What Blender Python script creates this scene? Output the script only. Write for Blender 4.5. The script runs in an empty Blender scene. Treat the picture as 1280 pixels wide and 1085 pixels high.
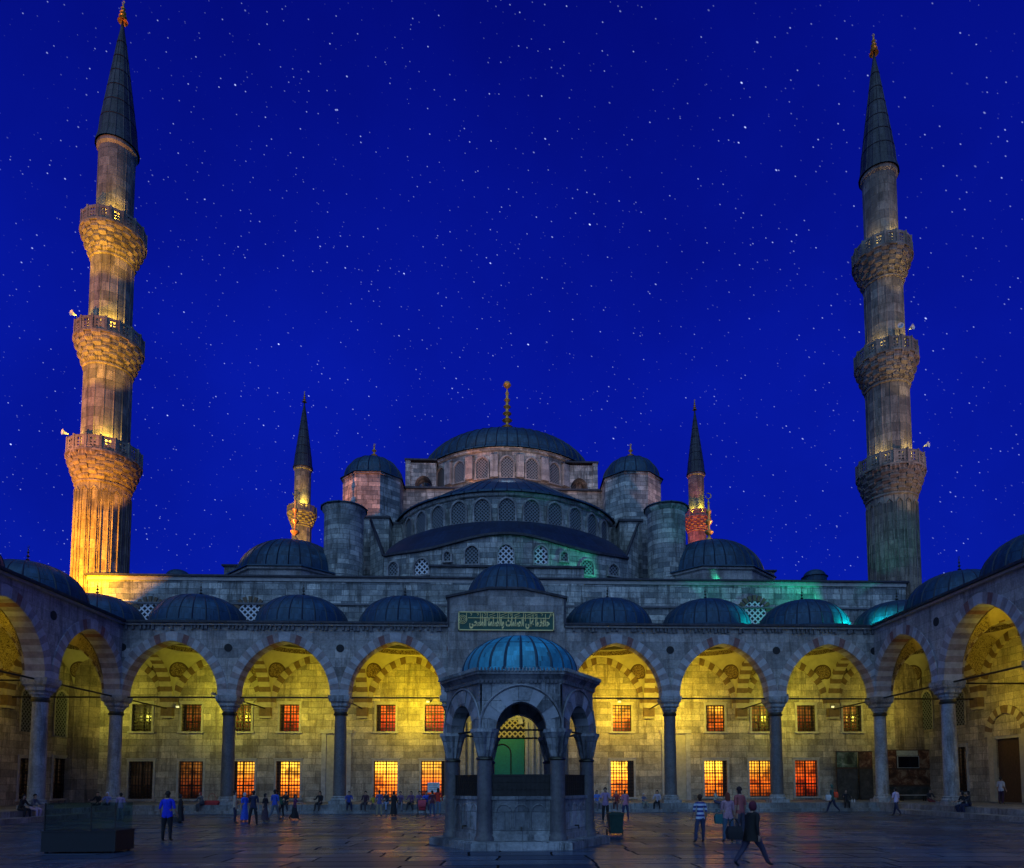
import bpy, bmesh, math, random
from mathutils import Vector, Matrix
R_ = math.radians; PI = math.pi
sc = bpy.context.scene
C = sc.collection
rnd = random.Random(7)

# ------------------------------------------------------------------ camera
K = 1.15
CAM = Vector((0.0422*K, -41.993*K, 1.65*K))
YAW, PIT, ROLL, F, CX, CY = .0428, .0692, -.003, 874.7, 671.8, 919.5
Fv = Vector((math.sin(YAW)*math.cos(PIT), math.cos(YAW)*math.cos(PIT), math.sin(PIT)))
Rv = Vector((math.cos(YAW), -math.sin(YAW), 0)); Uv = Rv.cross(Fv)
R2 = Rv*math.cos(ROLL)+Uv*math.sin(ROLL); U2 = Uv*math.cos(ROLL)-Rv*math.sin(ROLL)
cd = bpy.data.cameras.new("camera"); cam = bpy.data.objects.new("camera", cd); C.objects.link(cam)
M = Matrix((R2, U2, -Fv)).transposed().to_4x4(); M.translation = CAM; cam.matrix_world = M
cd.sensor_width = 36; cd.sensor_fit = 'HORIZONTAL'; cd.lens = 36*F/1280
cd.shift_x = (640-CX)/1280; cd.shift_y = (CY-542.5)/1280
cd.clip_start = .1; cd.clip_end = 3000
sc.camera = cam
def ray(px, py): return Fv+R2*((px-CX)/F)+U2*((CY-py)/F)
def W(px, py, Y):                       # where the sight line meets the vertical plane at depth Y
    d = ray(px, py); t = (Y-CAM.y)/d.y; p = CAM+d*t; return p
def Zat(py, Y, px=633): return W(px, py, Y).z
def Xat(px, Y, py=850): return W(px, py, Y).x
def proj(P):
    v = Vector(P)-CAM; d = v.dot(Fv); return CX+F*v.dot(R2)/d, CY-F*v.dot(U2)/d
def rise(X, Yc, R, z0, py, ex=1.0):
    lo, hi = .2, 14
    for _ in range(30):
        h = (lo+hi)/2; m = min(proj((X, Yc-R*math.cos(i/24*PI/2)**ex, z0+h*math.sin(i/24*PI/2)))[1] for i in range(25))
        if m < py: hi = h
        else: lo = h
    return h
def WX(px, py, X):                      # the same for a plane facing sideways
    d = ray(px, py); t = (X-CAM.x)/d.x; return CAM+d*t
def G(px, py, z=0.0):
    d = ray(px, py); t = (z-CAM.z)/d.z; return CAM+d*t

# ------------------------------------------------------------------ materials
MAT = {}
def nodes(name):
    m = bpy.data.materials.new(name); m.use_nodes = True; nt = m.node_tree; nt.nodes.clear()
    out = nt.nodes.new('ShaderNodeOutputMaterial'); b = nt.nodes.new('ShaderNodeBsdfPrincipled')
    nt.links.new(b.outputs[0], out.inputs[0]); MAT[name] = m
    return m, nt, b
def N(nt, t, **k):
    n = nt.nodes.new(t)
    for a, v in k.items():
        if a.startswith('i_'):
            key = a[2:]; key = int(key) if key.isdigit() else key.replace('_', ' ')
            n.inputs[key].default_value = v
        else: setattr(n, a, v)
    return n
def L(nt, a, b): nt.links.new(a, b)
def ramp(nt, src, stops):
    r = N(nt, 'ShaderNodeValToRGB'); e = r.color_ramp.elements
    while len(e) < len(stops): e.new(.5)
    for i, (p, c) in enumerate(stops): e[i].position = p; e[i].color = (*c, 1) if len(c) == 3 else c
    L(nt, src, r.inputs[0]); return r
def mix(nt, f, a, b, mode='MIX'):
    m = N(nt, 'ShaderNodeMix', data_type='RGBA', blend_type=mode)
    for s, v in ((0, f), (6, a), (7, b)):
        if hasattr(v, 'is_linked') or hasattr(v, 'links'): L(nt, v, m.inputs[s])
        else: m.inputs[s].default_value = (*v, 1) if isinstance(v, tuple) else v
    return m.outputs[2]
def noise(nt, vec, scale, detail=4, rough=.6, dist=0):
    n = N(nt, 'ShaderNodeTexNoise', i_Scale=scale, i_Detail=detail, i_Roughness=rough, i_Distortion=dist)
    if vec is not None: L(nt, vec, n.inputs['Vector'])
    return n
def stone(name, c1, c2, bw=.9, bh=.38, mortar=.012, rough=.85, stain=(.25, .22, .2), stain_amt=.55, bump=.35, mc=.45):
    m, nt, b = nodes(name)
    uv = N(nt, 'ShaderNodeUVMap', uv_map='UVMap'); geo = N(nt, 'ShaderNodeNewGeometry')
    br = N(nt, 'ShaderNodeTexBrick', offset=.5, offset_frequency=2, squash=1.3, squash_frequency=3, i_Scale=1.0)
    br.inputs['Color1'].default_value = (*c1, 1); br.inputs['Color2'].default_value = (*c2, 1)
    br.inputs['Mortar'].default_value = (c2[0]*mc, c2[1]*mc, c2[2]*mc, 1)
    br.inputs['Mortar Size'].default_value = mortar; br.inputs['Brick Width'].default_value = bw; br.inputs['Row Height'].default_value = bh
    br.inputs['Mortar Smooth'].default_value = .3
    nw = noise(nt, geo.outputs['Position'], 1.4, 2)
    wob = N(nt, 'ShaderNodeVectorMath', operation='MULTIPLY_ADD'); L(nt, nw.outputs['Color'], wob.inputs[0]); wob.inputs[1].default_value = (.05, .05, 0); L(nt, uv.outputs[0], wob.inputs[2])
    L(nt, wob.outputs[0], br.inputs['Vector'])
    n1 = noise(nt, geo.outputs['Position'], .55, 6, .7, .5)
    mp = N(nt, 'ShaderNodeMapping'); mp.inputs['Scale'].default_value = (1.6, 1.6, .22); L(nt, geo.outputs['Position'], mp.inputs[0])
    n2 = noise(nt, mp.outputs[0], 1.3, 6, .75)
    n3 = noise(nt, geo.outputs['Position'], 9, 5, .7)
    f1 = ramp(nt, n1.outputs[0], [(.47, (0,0,0)), (.58, (1,1,1))]); f2 = ramp(nt, n2.outputs[0], [(.5, (0,0,0)), (.62, (1,1,1))])
    k1 = N(nt, 'ShaderNodeMath', operation='MULTIPLY', i_1=stain_amt*.55); L(nt, f1.outputs[0], k1.inputs[0])
    k2 = N(nt, 'ShaderNodeMath', operation='MULTIPLY', i_1=stain_amt); L(nt, f2.outputs[0], k2.inputs[0])
    st = tuple(c2[i]*stain[i]*1.6 for i in range(3))
    b2 = N(nt, 'ShaderNodeTexBrick', offset=.5, offset_frequency=2, squash=1.3, squash_frequency=3, i_Scale=1.0)
    b2.inputs['Color1'].default_value = (.55,.57,.6,1); b2.inputs['Color2'].default_value = (1.25,1.22,1.18,1); b2.inputs['Mortar'].default_value = (1,1,1,1); b2.inputs['Mortar Size'].default_value = 0; b2.inputs['Bias'].default_value = .25
    b2.inputs['Brick Width'].default_value = bw; b2.inputs['Row Height'].default_value = bh
    of = N(nt, 'ShaderNodeVectorMath', operation='ADD'); of.inputs[1].default_value = (bw*38, bh*26, 0); L(nt, wob.outputs[0], of.inputs[0]); L(nt, of.outputs[0], b2.inputs['Vector'])
    bc = mix(nt, 1.0 if bw < 20 else 0.0, br.outputs['Color'], b2.outputs['Color'], 'MULTIPLY')
    c = mix(nt, k1.outputs[0], bc, st); c = mix(nt, k2.outputs[0], c, st)
    gr = ramp(nt, n3.outputs[0], [(.32, (.72,.72,.72)), (.5, (1,1,1)), (.68, (1.18,1.18,1.18))])
    n5 = noise(nt, geo.outputs['Position'], 2.3, 5, .7); g5 = ramp(nt, n5.outputs[0], [(.35, (.82,.84,.86)), (.62, (1.12,1.1,1.08))]); c = mix(nt, 1.0, c, g5.outputs[0], 'MULTIPLY')
    c = mix(nt, 1.0, c, gr.outputs[0], 'MULTIPLY')
    L(nt, c, b.inputs['Base Color']); b.inputs['Roughness'].default_value = rough
    h = N(nt, 'ShaderNodeMath', operation='MULTIPLY_ADD', i_1=-.8); L(nt, br.outputs['Fac'], h.inputs[0]); L(nt, n3.outputs[0], h.inputs[2])
    bp = N(nt, 'ShaderNodeBump', i_Strength=bump, i_Distance=.05); L(nt, h.outputs[0], bp.inputs['Height']); L(nt, bp.outputs[0], b.inputs['Normal'])
    return m
def plain(name, col, rough=.7, metal=0, var=.25, scale=6, bump=.0, emit=None, es=1, spec=None):
    m, nt, b = nodes(name)
    geo = N(nt, 'ShaderNodeNewGeometry'); n = noise(nt, geo.outputs['Position'], scale, 5, .65)
    r = ramp(nt, n.outputs[0], [(.3, tuple(c*(1-var) for c in col)), (.7, tuple(min(1, c*(1+var)) for c in col))])
    L(nt, r.outputs[0], b.inputs['Base Color']); b.inputs['Roughness'].default_value = rough; b.inputs['Metallic'].default_value = metal
    if bump:
        bp = N(nt, 'ShaderNodeBump', i_Strength=bump, i_Distance=.03); L(nt, n.outputs[0], bp.inputs['Height']); L(nt, bp.outputs[0], b.inputs['Normal'])
    if emit: b.inputs['Emission Color'].default_value = (*emit, 1); b.inputs['Emission Strength'].default_value = es
    return m
def lead(name, col, metal=.35):
    m, nt, b = nodes(name)
    geo = N(nt, 'ShaderNodeNewGeometry'); uvm = N(nt, 'ShaderNodeUVMap', uv_map='UVMap'); mp = N(nt, 'ShaderNodeMapping'); mp.inputs['Scale'].default_value = (2.2, .22, 1); L(nt, uvm.outputs[0], mp.inputs[0])
    n = noise(nt, mp.outputs[0], 1.0, 6, .75); n2 = noise(nt, geo.outputs['Position'], 4, 4)
    r = ramp(nt, n.outputs[0], [(.3, tuple(c*.5 for c in col)), (.52, col), (.72, tuple(min(1, c*1.9) for c in col))])
    lp = N(nt, 'ShaderNodeTexBrick', offset=.5, i_Scale=1.0); lp.inputs['Brick Width'].default_value = 2.1; lp.inputs['Row Height'].default_value = 1.15; lp.inputs['Mortar Size'].default_value = .022
    lp.inputs['Color1'].default_value = (.72,.74,.76,1); lp.inputs['Color2'].default_value = (1.25,1.25,1.2,1); lp.inputs['Mortar'].default_value = (.35,.35,.35,1); L(nt, uvm.outputs[0], lp.inputs['Vector'])
    L(nt, mix(nt, 1.0, r.outputs[0], lp.outputs['Color'], 'MULTIPLY'), b.inputs['Base Color']); b.inputs['Metallic'].default_value = metal
    rr = N(nt, 'ShaderNodeMapRange', i_3=.4, i_4=.7); L(nt, n2.outputs[0], rr.inputs[0]); L(nt, rr.outputs[0], b.inputs['Roughness'])
    bp = N(nt, 'ShaderNodeBump', i_Strength=.3, i_Distance=.05); L(nt, n2.outputs[0], bp.inputs['Height']); L(nt, bp.outputs[0], b.inputs['Normal'])
stone('ashlar', (.62,.62,.57), (.20,.23,.24), 1.1, .46, mortar=.016, stain_amt=.75, bump=.6, mc=.35)
stone('ashlar_fine', (.42,.41,.40), (.30,.295,.29), 1.3, .62, mortar=.008, stain_amt=.6, bump=.5)
stone('ashlar_wall', (.58,.52,.42), (.34,.30,.24), 1.25, .5, mortar=.014, stain_amt=.6, mc=.5, bump=.6)
stone('minaret_stone', (.37,.30,.24), (.20,.165,.14), 1.1, .8, stain_amt=.7, bump=.5)
stone('marble', (.50,.52,.52), (.38,.40,.40), 1.6, .9, mortar=.008, stain_amt=.75, rough=.6, bump=.5)
stone('marble_smooth', (.36,.37,.38), (.30,.31,.32), 30, 30, mortar=.0, stain_amt=.8, rough=.55, bump=.35)
stone('step_stone', (.27,.28,.29), (.17,.18,.19), 1.9, .9, mortar=.012, stain_amt=.8, rough=.6, bump=.5)
stone('fountain_marble', (.38,.40,.41), (.20,.215,.225), .8, .55, mortar=.008, stain_amt=.95, rough=.55, bump=.6, stain=(.16,.17,.18))
stone('granite', (.14,.135,.14), (.11,.11,.115), 30, 30, mortar=.0, stain_amt=.35, rough=.5, bump=.1)
plain('voussoir_pale', (.44,.43,.44), .8, var=.25, scale=3, bump=.2)
plain('voussoir_red', (.30,.255,.25), .8, var=.3, scale=3, bump=.2)
plain('voussoir_cream', (.46,.41,.30), .8, var=.2, scale=3, bump=.2)
plain('voussoir_brown', (.17,.11,.065), .8, var=.3, scale=3, bump=.2)
plain('voussoir_grey', (.36,.37,.38), .7, var=.35, scale=2, bump=.3)
plain('key_red', (.22,.10,.09), .8, var=.3)
plain('trim', (.45,.42,.38), .75, var=.25, scale=3, bump=.15)
plain('trim_dark', (.16,.16,.17), .8, var=.3, scale=3)
plain('dark', (.02,.02,.022), .8)
plain('iron', (.03,.028,.027), .5, .6)
plain('wood_dark', (.07,.035,.02), .55, var=.4)
plain('gold', (.95,.50,.10), .35, .35, var=.15)
plain('bronze_dark', (.08,.075,.06), .45, .8)
plain('white_globe', (.7,.72,.75), .3)
plain('lamp_grey', (.25,.25,.26), .5, .3)
plain('lead_seam', (.015,.03,.05), .6, .2); plain('seam_pale', (.02,.06,.09), .6, .2)
lead('lead', (.018,.062,.115), .25); lead('lead_pale', (.05,.36,.48), .1); lead('lead_spire', (.045,.045,.06), .4)
def pane(name, top, bot, s, dens=3):
    m, nt, b = nodes(name)
    uv = N(nt, 'ShaderNodeUVMap', uv_map='UVMap'); sep = N(nt, 'ShaderNodeSeparateXYZ'); L(nt, uv.outputs[0], sep.inputs[0])
    geo = N(nt, 'ShaderNodeNewGeometry'); n = noise(nt, geo.outputs['Position'], dens, 4, .7); n2 = noise(nt, geo.outputs['Position'], 1.1, 2)
    g = N(nt, 'ShaderNodeMath', operation='ADD'); L(nt, sep.outputs[1], g.inputs[0])
    a = N(nt, 'ShaderNodeMath', operation='MULTIPLY_ADD', i_1=.35, i_2=-.17); L(nt, n.outputs[0], a.inputs[0]); L(nt, a.outputs[0], g.inputs[1])
    r = ramp(nt, g.outputs[0], [(.1, tuple(c*.15 for c in bot)), (.42, bot), (.85, top)])
    r2 = ramp(nt, n2.outputs[0], [(.36, (.3,.25,.2)), (.5, (1,1,1))])
    c = mix(nt, 1.0, r.outputs[0], r2.outputs[0], 'MULTIPLY')
    L(nt, c, b.inputs['Emission Color']); b.inputs['Emission Strength'].default_value = s
    b.inputs['Base Color'].default_value = (.03,.02,.015,1); b.inputs['Roughness'].default_value = .2
pane('pane_bright', (1,.55,.04), (1,.20,.010), 3.1)
pane('pane_orange', (1,.16,.012), (.9,.07,.006), 1.3)
pane('pane_dim', (.6,.20,.03), (.35,.06,.012), .5)
pane('pane_dark', (.08,.05,.03), (.04,.02,.012), .3)
pane('pane_amber', (1,.44,.03), (.95,.15,.008), 1.9)
# gypsum lattice: a plate pierced by staggered round holes
def lattice(name, col, hole, sc_, r=.33):
    m, nt, b = nodes(name)
    uv = N(nt, 'ShaderNodeUVMap', uv_map='UVMap')
    br = N(nt, 'ShaderNodeTexVoronoi', feature='DISTANCE_TO_EDGE', i_Scale=sc_, i_Randomness=.0)
    mp = N(nt, 'ShaderNodeMapping'); mp.inputs['Rotation'].default_value = (0, 0, PI/4); L(nt, uv.outputs[0], mp.inputs[0]); L(nt, mp.outputs[0], br.inputs['Vector'])
    r_ = ramp(nt, br.outputs['Distance'], [(r*.45, col), (r*.6, hole)])
    L(nt, r_.outputs[0], b.inputs['Base Color']); b.inputs['Roughness'].default_value = .8
    bp = N(nt, 'ShaderNodeBump', i_Strength=1, i_Distance=.05, invert=True); L(nt, br.outputs['Distance'], bp.inputs['Height']); L(nt, bp.outputs[0], b.inputs['Normal'])
lattice('gypsum_lattice', (.20,.22,.24), (.015,.02,.025), 4.2)
lattice('white_lattice', (.75,.76,.78), (.01,.012,.02), 3.0)
lattice('brass_lattice', (.5,.4,.2), (.02,.015,.01), 3.2)
# vault plaster with painted arabesque roundels and frieze (object coordinates of the bay)
def vault_mat(name, full):
    m, nt, b = nodes(name)
    tc = N(nt, 'ShaderNodeTexCoord'); ab = N(nt, 'ShaderNodeVectorMath', operation='ABSOLUTE'); L(nt, tc.outputs['Object'], ab.inputs[0])
    d = N(nt, 'ShaderNodeVectorMath', operation='DISTANCE'); L(nt, ab.outputs[0], d.inputs[0]); d.inputs[1].default_value = (2.72, 2.72, 10.75)
    v = N(nt, 'ShaderNodeTexVoronoi', feature='DISTANCE_TO_EDGE', i_Scale=6.0); L(nt, tc.outputs['Object'], v.inputs['Vector'])
    w = N(nt, 'ShaderNodeTexNoise', i_Scale=5.0, i_Detail=1.0, i_Distortion=2.5); L(nt, tc.outputs['Object'], w.inputs['Vector'])
    pa = ramp(nt, w.outputs[0], [(.44, (0,0,0)), (.48, (1,1,1)), (.53, (1,1,1)), (.57, (0,0,0))])
    ins = ramp(nt, d.outputs['Value'], [(.0, (1,1,1)), (.001, (1,1,1))])
    ms = N(nt, 'ShaderNodeMath', operation='LESS_THAN', i_1=(1.6 if full else .68)); L(nt, d.outputs['Value'], ms.inputs[0])
    rg = N(nt, 'ShaderNodeMath', operation='COMPARE', i_1=(1.62 if full else .68), i_2=.05); L(nt, d.outputs['Value'], rg.inputs[0])
    sep = N(nt, 'ShaderNodeSeparateXYZ'); L(nt, tc.outputs['Object'], sep.inputs[0])
    fz = N(nt, 'ShaderNodeMath', operation='COMPARE', i_1=12.32, i_2=.17); L(nt, sep.outputs[2], fz.inputs[0])
    cream = (.50,.46,.34) if not full else (.60,.50,.27)
    dk = (.085,.05,.035)
    inn = mix(nt, pa.outputs[0], dk, (.38,.28,.15)) if not full else mix(nt, pa.outputs[0], (.55,.45,.2), dk)
    c = mix(nt, ms.outputs[0], cream, inn); c = mix(nt, rg.outputs[0], c, dk if not full else (.5,.4,.2))
    pf = mix(nt, pa.outputs[0], dk, (.5,.4,.22)); c = mix(nt, fz.outputs[0], c, pf)
    n = noise(nt, tc.outputs['Object'], 1.2, 6); g = ramp(nt, n.outputs[0], [(.3, (.75,.73,.7)), (.7, (1.05,1.05,1.05))])
    c = mix(nt, 1.0, c, g.outputs[0], 'MULTIPLY')
    L(nt, c, b.inputs['Base Color']); b.inputs['Roughness'].default_value = .85
vault_mat('vault', False); vault_mat('vault_painted', True)
# paving: worn wet-looking marble slabs
def paving():
    m, nt, b = nodes('paving')
    geo = N(nt, 'ShaderNodeNewGeometry')
    n0 = noise(nt, geo.outputs['Position'], .5, 2); wob = N(nt, 'ShaderNodeVectorMath', operation='MULTIPLY_ADD'); L(nt, n0.outputs['Color'], wob.inputs[0]); wob.inputs[1].default_value = (.35, .25, 0); L(nt, geo.outputs['Position'], wob.inputs[2])
    br = N(nt, 'ShaderNodeTexBrick', offset=.37, offset_frequency=2, squash=1.6, squash_frequency=3, i_Scale=1.0)
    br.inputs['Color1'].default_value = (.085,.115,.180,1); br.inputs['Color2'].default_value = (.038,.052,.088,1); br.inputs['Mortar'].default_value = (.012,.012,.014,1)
    br.inputs['Mortar Size'].default_value = .03; br.inputs['Brick Width'].default_value = 2.3; br.inputs['Row Height'].default_value = 1.05
    L(nt, wob.outputs[0], br.inputs['Vector'])
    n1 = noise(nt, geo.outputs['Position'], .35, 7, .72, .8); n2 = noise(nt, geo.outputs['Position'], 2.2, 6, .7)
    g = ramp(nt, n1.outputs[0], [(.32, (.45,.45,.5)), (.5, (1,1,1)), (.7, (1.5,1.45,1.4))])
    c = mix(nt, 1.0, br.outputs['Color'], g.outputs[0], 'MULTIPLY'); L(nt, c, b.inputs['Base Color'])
    rr = N(nt, 'ShaderNodeMapRange', i_1=.3, i_2=.7, i_3=.06, i_4=.22); L(nt, n1.outputs[0], rr.inputs[0])
    b3 = N(nt, 'ShaderNodeTexBrick', offset=.37, offset_frequency=2, squash=1.6, squash_frequency=3, i_Scale=1.0)
    b3.inputs['Color1'].default_value = (0,0,0,1); b3.inputs['Color2'].default_value = (.22,.22,.22,1); b3.inputs['Mortar'].default_value = (.6,.6,.6,1); b3.inputs['Mortar Size'].default_value = .04; b3.inputs['Brick Width'].default_value = 2.3; b3.inputs['Row Height'].default_value = 1.05; L(nt, wob.outputs[0], b3.inputs['Vector'])
    ra = N(nt, 'ShaderNodeMath', operation='ADD'); L(nt, rr.outputs[0], ra.inputs[0]); L(nt, b3.outputs['Color'], ra.inputs[1]); L(nt, ra.outputs[0], b.inputs['Roughness'])
    sl = N(nt, 'ShaderNodeMath', operation='MULTIPLY_ADD', i_1=-.13, i_2=.10); L(nt, b3.outputs['Color'], sl.inputs[0]); L(nt, sl.outputs[0], b.inputs['Specular IOR Level'])
    mp = N(nt, 'ShaderNodeMapping'); mp.inputs['Scale'].default_value = (.3, 2.0, 1); L(nt, geo.outputs['Position'], mp.inputs[0])
    n3 = noise(nt, mp.outputs[0], 1.9, 4, .6)
    a = N(nt, 'ShaderNodeMath', operation='MULTIPLY_ADD', i_1=-.7); L(nt, br.outputs['Fac'], a.inputs[0]); L(nt, n3.outputs[0], a.inputs[2])
    a2 = N(nt, 'ShaderNodeMath', operation='MULTIPLY_ADD', i_1=.12); L(nt, n2.outputs[0], a2.inputs[0]); L(nt, a.outputs[0], a2.inputs[2])
    bp = N(nt, 'ShaderNodeBump', i_Strength=.75, i_Distance=.08); L(nt, a2.outputs[0], bp.inputs['Height']); L(nt, bp.outputs[0], b.inputs['Normal'])
paving()

# ------------------------------------------------------------------ mesh builder
class MB:
    def __init__(s): s.V = []; s.F = []; s.M = []; s.U = []
    def face(s, pts, m=0, uv=None):
        i = len(s.V); s.V += [Vector(p) for p in pts]; s.F.append(list(range(i, i+len(pts)))); s.M.append(m)
        if uv is None:
            P = s.V[i:]; n = Vector((0,0,0))
            for a, b in zip(P, P[1:]+P[:1]): n += Vector(((a.y-b.y)*(a.z+b.z), (a.z-b.z)*(a.x+b.x), (a.x-b.x)*(a.y+b.y)))
            if n.length > 0: n.normalize()
            if abs(n.z) > .75: uv = [(p.x, p.y) for p in P]
            else:
                t = Vector((-n.y, n.x, 0)); t.normalize(); k = abs(t.x)+abs(t.y)
                if t.x < 0 or (abs(t.x) < 1e-6 and t.y < 0): t = -t
                uv = [(p.dot(t), p.z) for p in P]
        s.U.append(uv)
    def box(s, x0, x1, y0, y1, z0, z1, m=0, skip=''):
        if x0 > x1: x0, x1 = x1, x0
        if y0 > y1: y0, y1 = y1, y0
        a = [(x0,y0,z0),(x1,y0,z0),(x1,y1,z0),(x0,y1,z0),(x0,y0,z1),(x1,y0,z1),(x1,y1,z1),(x0,y1,z1)]
        for k, f in zip('bfrktl', ((0,3,2,1),(0,1,5,4),(1,2,6,5),(2,3,7,6),(4,5,6,7),(3,0,4,7))):
            if k not in skip: s.face([a[i] for i in f], m)
    def lathe(s, prof, n=24, c=(0,0), m=0, a0=0, a1=2*PI, rib=0, ribn=0, oct_=False, ph=0, cap=False, mats=None, ribm=None):
        # prof: [(r,z)]
        full = abs(a1-a0-2*PI) < 1e-6
        if ribn:
            st_ = (a1-a0)/ribn; rw = min(.10*st_, .06/max(p_[0] for p_ in prof)*1.0); A_ = []
            for i in range(ribn): A_ += [(i*st_-rw,0),(i*st_,rib),(i*st_+rw,0),(i*st_+st_*.35,0),(i*st_+st_*.65,0)]
            A_.append((ribn*st_-rw,0)); A_ = [(a_+a0+ph,e_) for a_,e_ in A_]
        else: A_ = [(a0+(a1-a0)*i/n+ph,0) for i in range(n+1)]
        for i in range(len(A_)-1):
            t0, e0 = A_[i]; t1, e1 = A_[i+1]; rm_ = ribm if (e0 or e1) else None
            vl = 0
            for j in range(len(prof)-1):
                r0, z0 = prof[j]; r1, z1 = prof[j+1]
                dl = math.hypot(r1-r0, z1-z0)
                q = lambda r, z, t, e: (c[0]+(r+e*(1 if r > .3 else 0))*math.cos(t), c[1]+(r+e*(1 if r > .3 else 0))*math.sin(t), z)
                rm = max(r0, r1, .01)
                P = [q(r0,z0,t0,e0), q(r0,z0,t1,e1), q(r1,z1,t1,e1), q(r1,z1,t0,e0)]
                uvs = [(rm*t0, vl), (rm*t1, vl), (rm*t1, vl+dl), (rm*t0, vl+dl)]
                if r1 < 1e-5: P = P[:3]; uvs = uvs[:3]
                elif r0 < 1e-5: P = [P[0], P[2], P[3]]; uvs = [uvs[0], uvs[2], uvs[3]]
                s.face(P, rm_ if rm_ is not None else (mats[j] if mats else m), uvs); vl += dl
    def tube(s, a, b, r, n=8, m=0, r2=None):
        a = Vector(a); b = Vector(b); d = (b-a).normalized(); u = d.orthogonal().normalized(); v = d.cross(u); r2 = r if r2 is None else r2
        for i in range(n):
            t0 = 2*PI*i/n; t1 = 2*PI*(i+1)/n
            e0 = u*math.cos(t0)+v*math.sin(t0); e1 = u*math.cos(t1)+v*math.sin(t1)
            s.face([a+e0*r, a+e1*r, b+e1*r2, b+e0*r2], m)
        s.face([a+(u*math.cos(2*PI*i/n)+v*math.sin(2*PI*i/n))*r for i in range(n)], m); s.face([b+(u*math.cos(-2*PI*i/n)+v*math.sin(-2*PI*i/n))*r2 for i in range(n)], m)
    def build(s, name, mats, parent=None, origin=None, smooth=False, T=None, label=None):
        V = s.V
        if T: V = [Vector(T(p)) for p in V]
        if origin is None:
            lo = Vector([min(v[i] for v in V) for i in range(3)]); hi = Vector([max(v[i] for v in V) for i in range(3)])
            origin = Vector(((lo.x+hi.x)/2, (lo.y+hi.y)/2, lo.z))
        origin = Vector(origin)
        me = bpy.data.meshes.new(name); me.from_pydata([v-origin for v in V], [], s.F)
        uvl = me.uv_layers.new(name='UVMap'); k = 0
        for f in s.U:
            for u in f: uvl.data[k].uv = u; k += 1
        if isinstance(mats, str): mats = [mats]
        for m in mats: me.materials.append(MAT[m])
        me.polygons.foreach_set('material_index', s.M)
        bm = bmesh.new(); bm.from_mesh(me); bmesh.ops.remove_doubles(bm, verts=bm.verts, dist=.0004); bmesh.ops.recalc_face_normals(bm, faces=bm.faces)
        if smooth:
            for f in bm.faces: f.smooth = True
            for e in bm.edges:
                if len(e.link_faces) != 2 or e.calc_face_angle(0) > R_(smooth if smooth is not True else 35): e.smooth = False
        bm.to_mesh(me); bm.free()
        o = bpy.data.objects.new(name, me); C.objects.link(o)
        WL[o.name] = origin.copy()
        if parent is not None: o.parent = parent; o.location = origin-WL[parent.name]
        else: o.location = origin
        if label: o['label'] = label
        return o
WL = {}
def tag(o, label, cat, group=None, kind=None):
    if label: o['label'] = label
    if cat: o['category'] = cat
    if group: o['group'] = group
    if kind: o['kind'] = kind
    return o
def thing(name, loc, label, cat, group=None):
    o = bpy.data.objects.new(name, None); C.objects.link(o); o.location = loc; o.empty_display_size = .3; WL[o.name] = Vector(loc)
    return tag(o, label, cat, group)
def kids(o): return [c for c in bpy.data.objects if c.parent == o]
def copy_tree(o, parent=None, loc=None, wl=None):
    c = o.copy(); C.objects.link(c)
    if parent is not None: c.parent = parent
    if loc is not None: c.location = loc
    pw = WL[parent.name] if parent is not None else Vector((0,0,0)); WL[c.name] = pw+c.location
    for ch in kids(o):
        copy_tree(ch, c)
    return c
def put(o, parent, world):            # copy a part (with its sub-parts) to a world spot under parent
    return copy_tree(o, parent, Vector(world)-WL[parent.name])

# ---- shapes shared by all arcades
def arch_curve(a, h, n=12, t=0):
    R0 = (a*a+h*h)/(2*a); c = R0-a; Rr = R0+t
    if c < 0: c = 0
    hh = math.sqrt(max(Rr*Rr-c*c, 0)); th = math.atan2(hh, c)   # angle at crown measured from -x
    left = [(c-Rr*math.cos(th*i/n), Rr*math.sin(th*i/n)) for i in range(n+1)]
    return left+[(-x, z) for x, z in reversed(left[:-1])]
def arch_ring(mb, a, h, t, w0, w1, uc, zs, T, nv=11, ma=0, mb_=1, key=None, jit=.008, sub=1):
    inn = arch_curve(a, h, nv*sub); out = arch_curve(a, h, nv*sub, t)
    for i in range(2*nv):
        mm = ma if i % 2 == 0 else mb_
        if nv*2 % 2 == 0 and i >= nv: mm = ma if (2*nv-1-i) % 2 == 0 else mb_
        if key is not None and i in (nv-3, nv+2): mm = key
        elif key is not None and i in (nv-1, nv): mm = ma
        j = rnd.uniform(0, jit); a0 = w0-j if w0 < w1 else w0+j; b0 = w1
        for s_ in range(sub):
            k = i*sub+s_
            p, q = inn[k], inn[k+1]; P, Q = out[k], out[k+1]
            X = lambda pt, w: T(uc+pt[0], w, zs+pt[1])
            for w in (a0, b0): mb.face([X(p,w), X(q,w), X(Q,w), X(P,w)], mm)
            mb.face([X(p,a0), X(q,a0), X(q,b0), X(p,b0)], mm); mb.face([X(P,a0), X(Q,a0), X(Q,b0), X(P,b0)], mm)
            if s_ == 0: mb.face([X(p,a0), X(P,a0), X(P,b0), X(p,b0)], mm)
            if s_ == sub-1: mb.face([X(q,a0), X(Q,a0), X(Q,b0), X(q,b0)], mm)
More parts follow.
